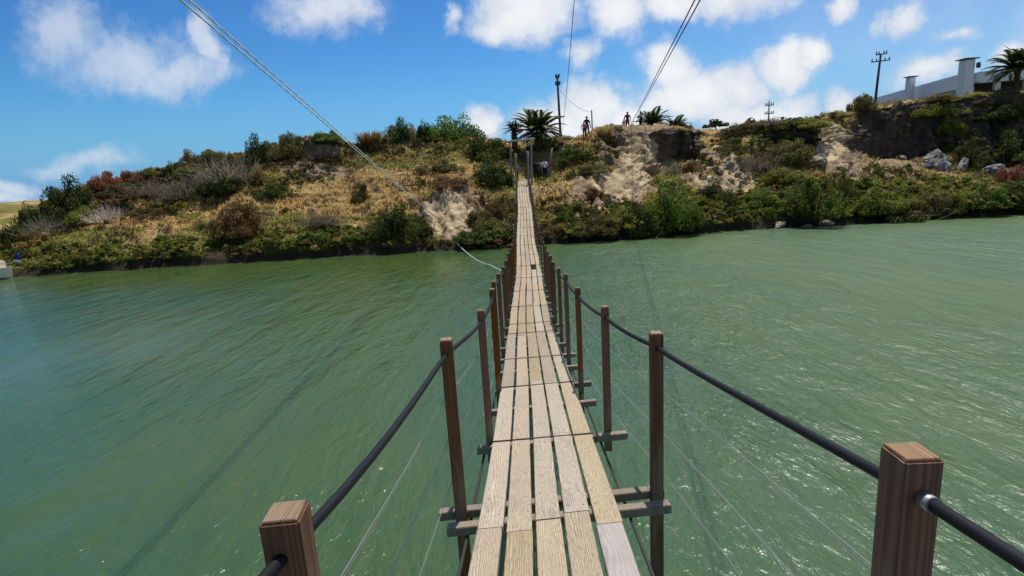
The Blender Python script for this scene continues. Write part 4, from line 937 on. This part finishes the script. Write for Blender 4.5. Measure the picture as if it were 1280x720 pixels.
def person(loc, H_, face, label, shirt, legs, arms=None, stride=.12, shorts=False, skin=0, hat=None, group=None, long_hair=False):
    """loc: feet, face: heading in radians (0 looks along +x); arms: (left hand, right hand) in body units (fraction of height, x right, y forward, z up)"""
    e = empty('person', loc, face-math.pi/2); e.scale = (1.12, 1.1, 1.0); tag(e, label, 'person', group); s = H_
    la, ra = arms or ((-.16, .03, .44), (.16, .03, .44))
    V = [(0, 0, .53), (0, 0, .62), (0, -.005, .72), (0, 0, .81), (0, .005, .855), (0, .012, .90), (0, .012, .955),
         (-.05, 0, .51), (-.052, stride*.35, .28), (-.055, stride*.6-.01, .045), (-.055, stride*.6+.075, .018),
         (.05, 0, .51), (.052, -stride*.1+.02, .28), (.055, -stride*.6, .045), (.055, -stride*.6+.08, .018)]
    Ed = [(0, 1), (1, 2), (2, 3), (3, 4), (4, 5), (5, 6), (0, 7), (7, 8), (8, 9), (9, 10), (0, 11), (11, 12), (12, 13), (13, 14)]
    Rr = [(.075, .058), (.07, .05), (.088, .055), (.05, .042), (.031, .033), (.048, .058), (.042, .05), .053, .037, .024, .02, .053, .037, .024, .02]
    armv = {}
    for sgn, h in ((-1, la), (1, ra)):
        sh = np.array([sgn*.105, 0, .80]); hd = np.array(h, float); mid_ = (sh+hd)/2 + np.array([sgn*.03, -.03, -.01])
        b0 = len(V); V += [tuple(sh), tuple(mid_), tuple(hd)]; Ed += [(3, b0), (b0, b0+1), (b0+1, b0+2)]; Rr += [.032, .024, .017]; armv[sgn] = (sh, mid_, hd)
        d = hd-mid_; d /= np.linalg.norm(d); lat = np.cross(d, [0, 1, 0]); lat = lat/np.linalg.norm(lat) if np.linalg.norm(lat) > .1 else np.array([1., 0, 0])
        pal = len(V); V.append(tuple(hd+d*.022)); Ed.append((b0+2, pal)); Rr.append((.02, .011))
        fwd = np.cross(lat, d)
        for k, (o_, l_) in enumerate(((-.018, .040), (-.006, .046), (.006, .043), (.018, .034))):
            k0 = len(V); V += [tuple(hd+d*(.024+l_*.55)+fwd*o_), tuple(hd+d*(.022+l_)+fwd*o_*1.1-lat*.01)]; Ed += [(pal, k0), (k0, k0+1)]; Rr += [.0052, .0045]
        k0 = len(V); V += [tuple(hd+d*.015+fwd*.026), tuple(hd+d*.032+fwd*.036)]; Ed += [(b0+2, k0), (k0, k0+1)]; Rr += [.006, .005]
    body = skin_obj('body', np.array(V)*s, Ed, [tuple(np.array(r_)*s) if hasattr(r_, '__len__') else r_*s for r_ in Rr], SKIN[skin], e)
    # shirt: torso and upper arms
    sv_ = [V[1], V[2], V[3], V[0]]; ed = [(3, 0), (0, 1), (1, 2)]; rr = [(.082, .062), (.097, .066), (.062, .052), (.086, .068)]
    for sgn in (-1, 1):
        sh, mi, hd = armv[sgn]; k = len(sv_); sv_ += [tuple(sh), tuple(sh+(mi-sh)*.9)]; ed += [(2, k), (k, k+1)]; rr += [.042, .034]
    skin_obj('shirt', np.array(sv_)*s, ed, [tuple(np.array(r_)*s) if hasattr(r_, '__len__') else r_*s for r_ in rr], CL[shirt], e)
    lv = [V[0], V[7], V[8], V[11], V[12]]; ed = [(0, 1), (1, 2), (0, 3), (3, 4)]; rr = [(.084, .066), .062, .046, .062, .046]
    if not shorts:
        lv += [V[9], V[13]]; ed += [(2, 5), (4, 6)]; rr += [.033, .033]
    skin_obj('shorts' if shorts else 'trousers', np.array(lv)*s, ed, [tuple(np.array(r_)*s) if hasattr(r_, '__len__') else r_*s for r_ in rr], CL[legs], e)
    for kk in (9, 13):
        mb = MB(); a_ = np.array(V[kk])*s; mb.box((a_[0], a_[1]+.035*s, .018*s), (.05*s, .14*s, .036*s), .01*s); mb.build('shoe', SHOE, e)
    # hair (or cap) and face
    bm = bmesh.new(); bmesh.ops.create_uvsphere(bm, u_segments=14, v_segments=10, radius=1)
    for v in bm.verts:
        v.co = Vector((v.co.x*.056, v.co.y*.066-.004, v.co.z*.06+.005))
        if v.co.z < -.005: v.co.y = min(v.co.y, -.012); v.co.z = v.co.z*(1.6 if long_hair else .8)
        elif v.co.y > .03 and v.co.z < .03: v.co.y *= .75
        v.co = v.co*s
    me = bpy.data.meshes.new('hair'); bm.to_mesh(me); bm.free(); link('cap' if hat else 'hair', me, CL[hat] if hat else HAIR, e, (0, .008*s, .945*s))
    mb = MB()
    for sx in (-1, 1): mb.box((sx*.02*s, .068*s, .937*s), (.014*s, .006*s, .007*s))
    mb.build('eyes', HAIR, e)
    mb = MB(); mb.hexa([Vector(q)*s for q in ((-.009, .066, .912), (.009, .066, .912), (.009, .05, .912), (-.009, .05, .912), (-.004, .062, .94), (.004, .062, .94), (.004, .05, .94), (-.004, .05, .94))]); mb.build('nose', SKIN[skin], e)
    mb = MB(); mb.box((0, .062*s, .897*s), (.026*s, .006*s, .005*s)); mb.build('mouth', cloth_mat('lips', (.25, .08, .07)), e)
    return e
TOC = -math.pi/2
def stand(px, py, d): return at(px, py, d)
person(stand(734, 170, 51.5), 1.72, TOC+.2, 'person in black shirt on the crest path behind a smaller walker', 'black', 'maroon', ((-.17, .02, .46), (.17, .05, .46)), .14, True, 1)
person(stand(730.5, 171, 50.8), 1.32, TOC-.1, 'smaller person in dark top and pink trousers walking in front on the crest path', 'pink', 'black', ((-.14, .03, .47), (.15, .05, .46)), .14, False, 0)
person(stand(784.5, 162, 57), 1.72, TOC, 'person in dark shirt and maroon shorts on the crest beside a child in pink', 'navy', 'maroon', ((-.15, .06, .48), (.15, .02, .45)), .1, True, 1)
person(stand(780, 164, 56.3), 1.15, TOC+.1, 'child in pink standing beside the person in dark shirt on the crest', 'pink', 'maroon', ((-.14, .02, .46), (.14, .02, .46)), .06, False, 0)
person(stand(801, 160.5, 56), 1.65, TOC-.7, 'person in white top and black trousers by the crest palm with one arm out', 'white', 'black', ((-.2, .2, .6), (.17, .03, .46)), .1, False, 1)
for (x, y, d, h_, lab, sh_, lg_, sk_, hat_) in ((670.3, 224.5, 45.0, 1.5, 'person in dark clothes waiting nearest the gate post', 'black', 'black', 1, None), (674.6, 224, 45.3, 1.55, 'person in grey shirt waiting second from the gate post', 'grey', 'black', 0, None),
        (681.6, 223.5, 45.1, 1.6, 'person in white shirt and black trousers in the waiting group by the gate', 'white', 'black', 0, None), (686.0, 223.5, 45.8, 1.5, 'person in maroon shirt at the right end of the waiting group', 'maroon', 'grey', 1, None),
        (646.5, 226, 44.0, 1.3, 'person in a white cap standing left of the bridge end', 'grey', 'black', 0, 'white')):
    g_ = on_bank(x, y) if False else np.array(at(x, y, d)); person(g_, h_, TOC+random.uniform(-.5, .5), lab, sh_, lg_, None, .04, False, sk_, hat_)
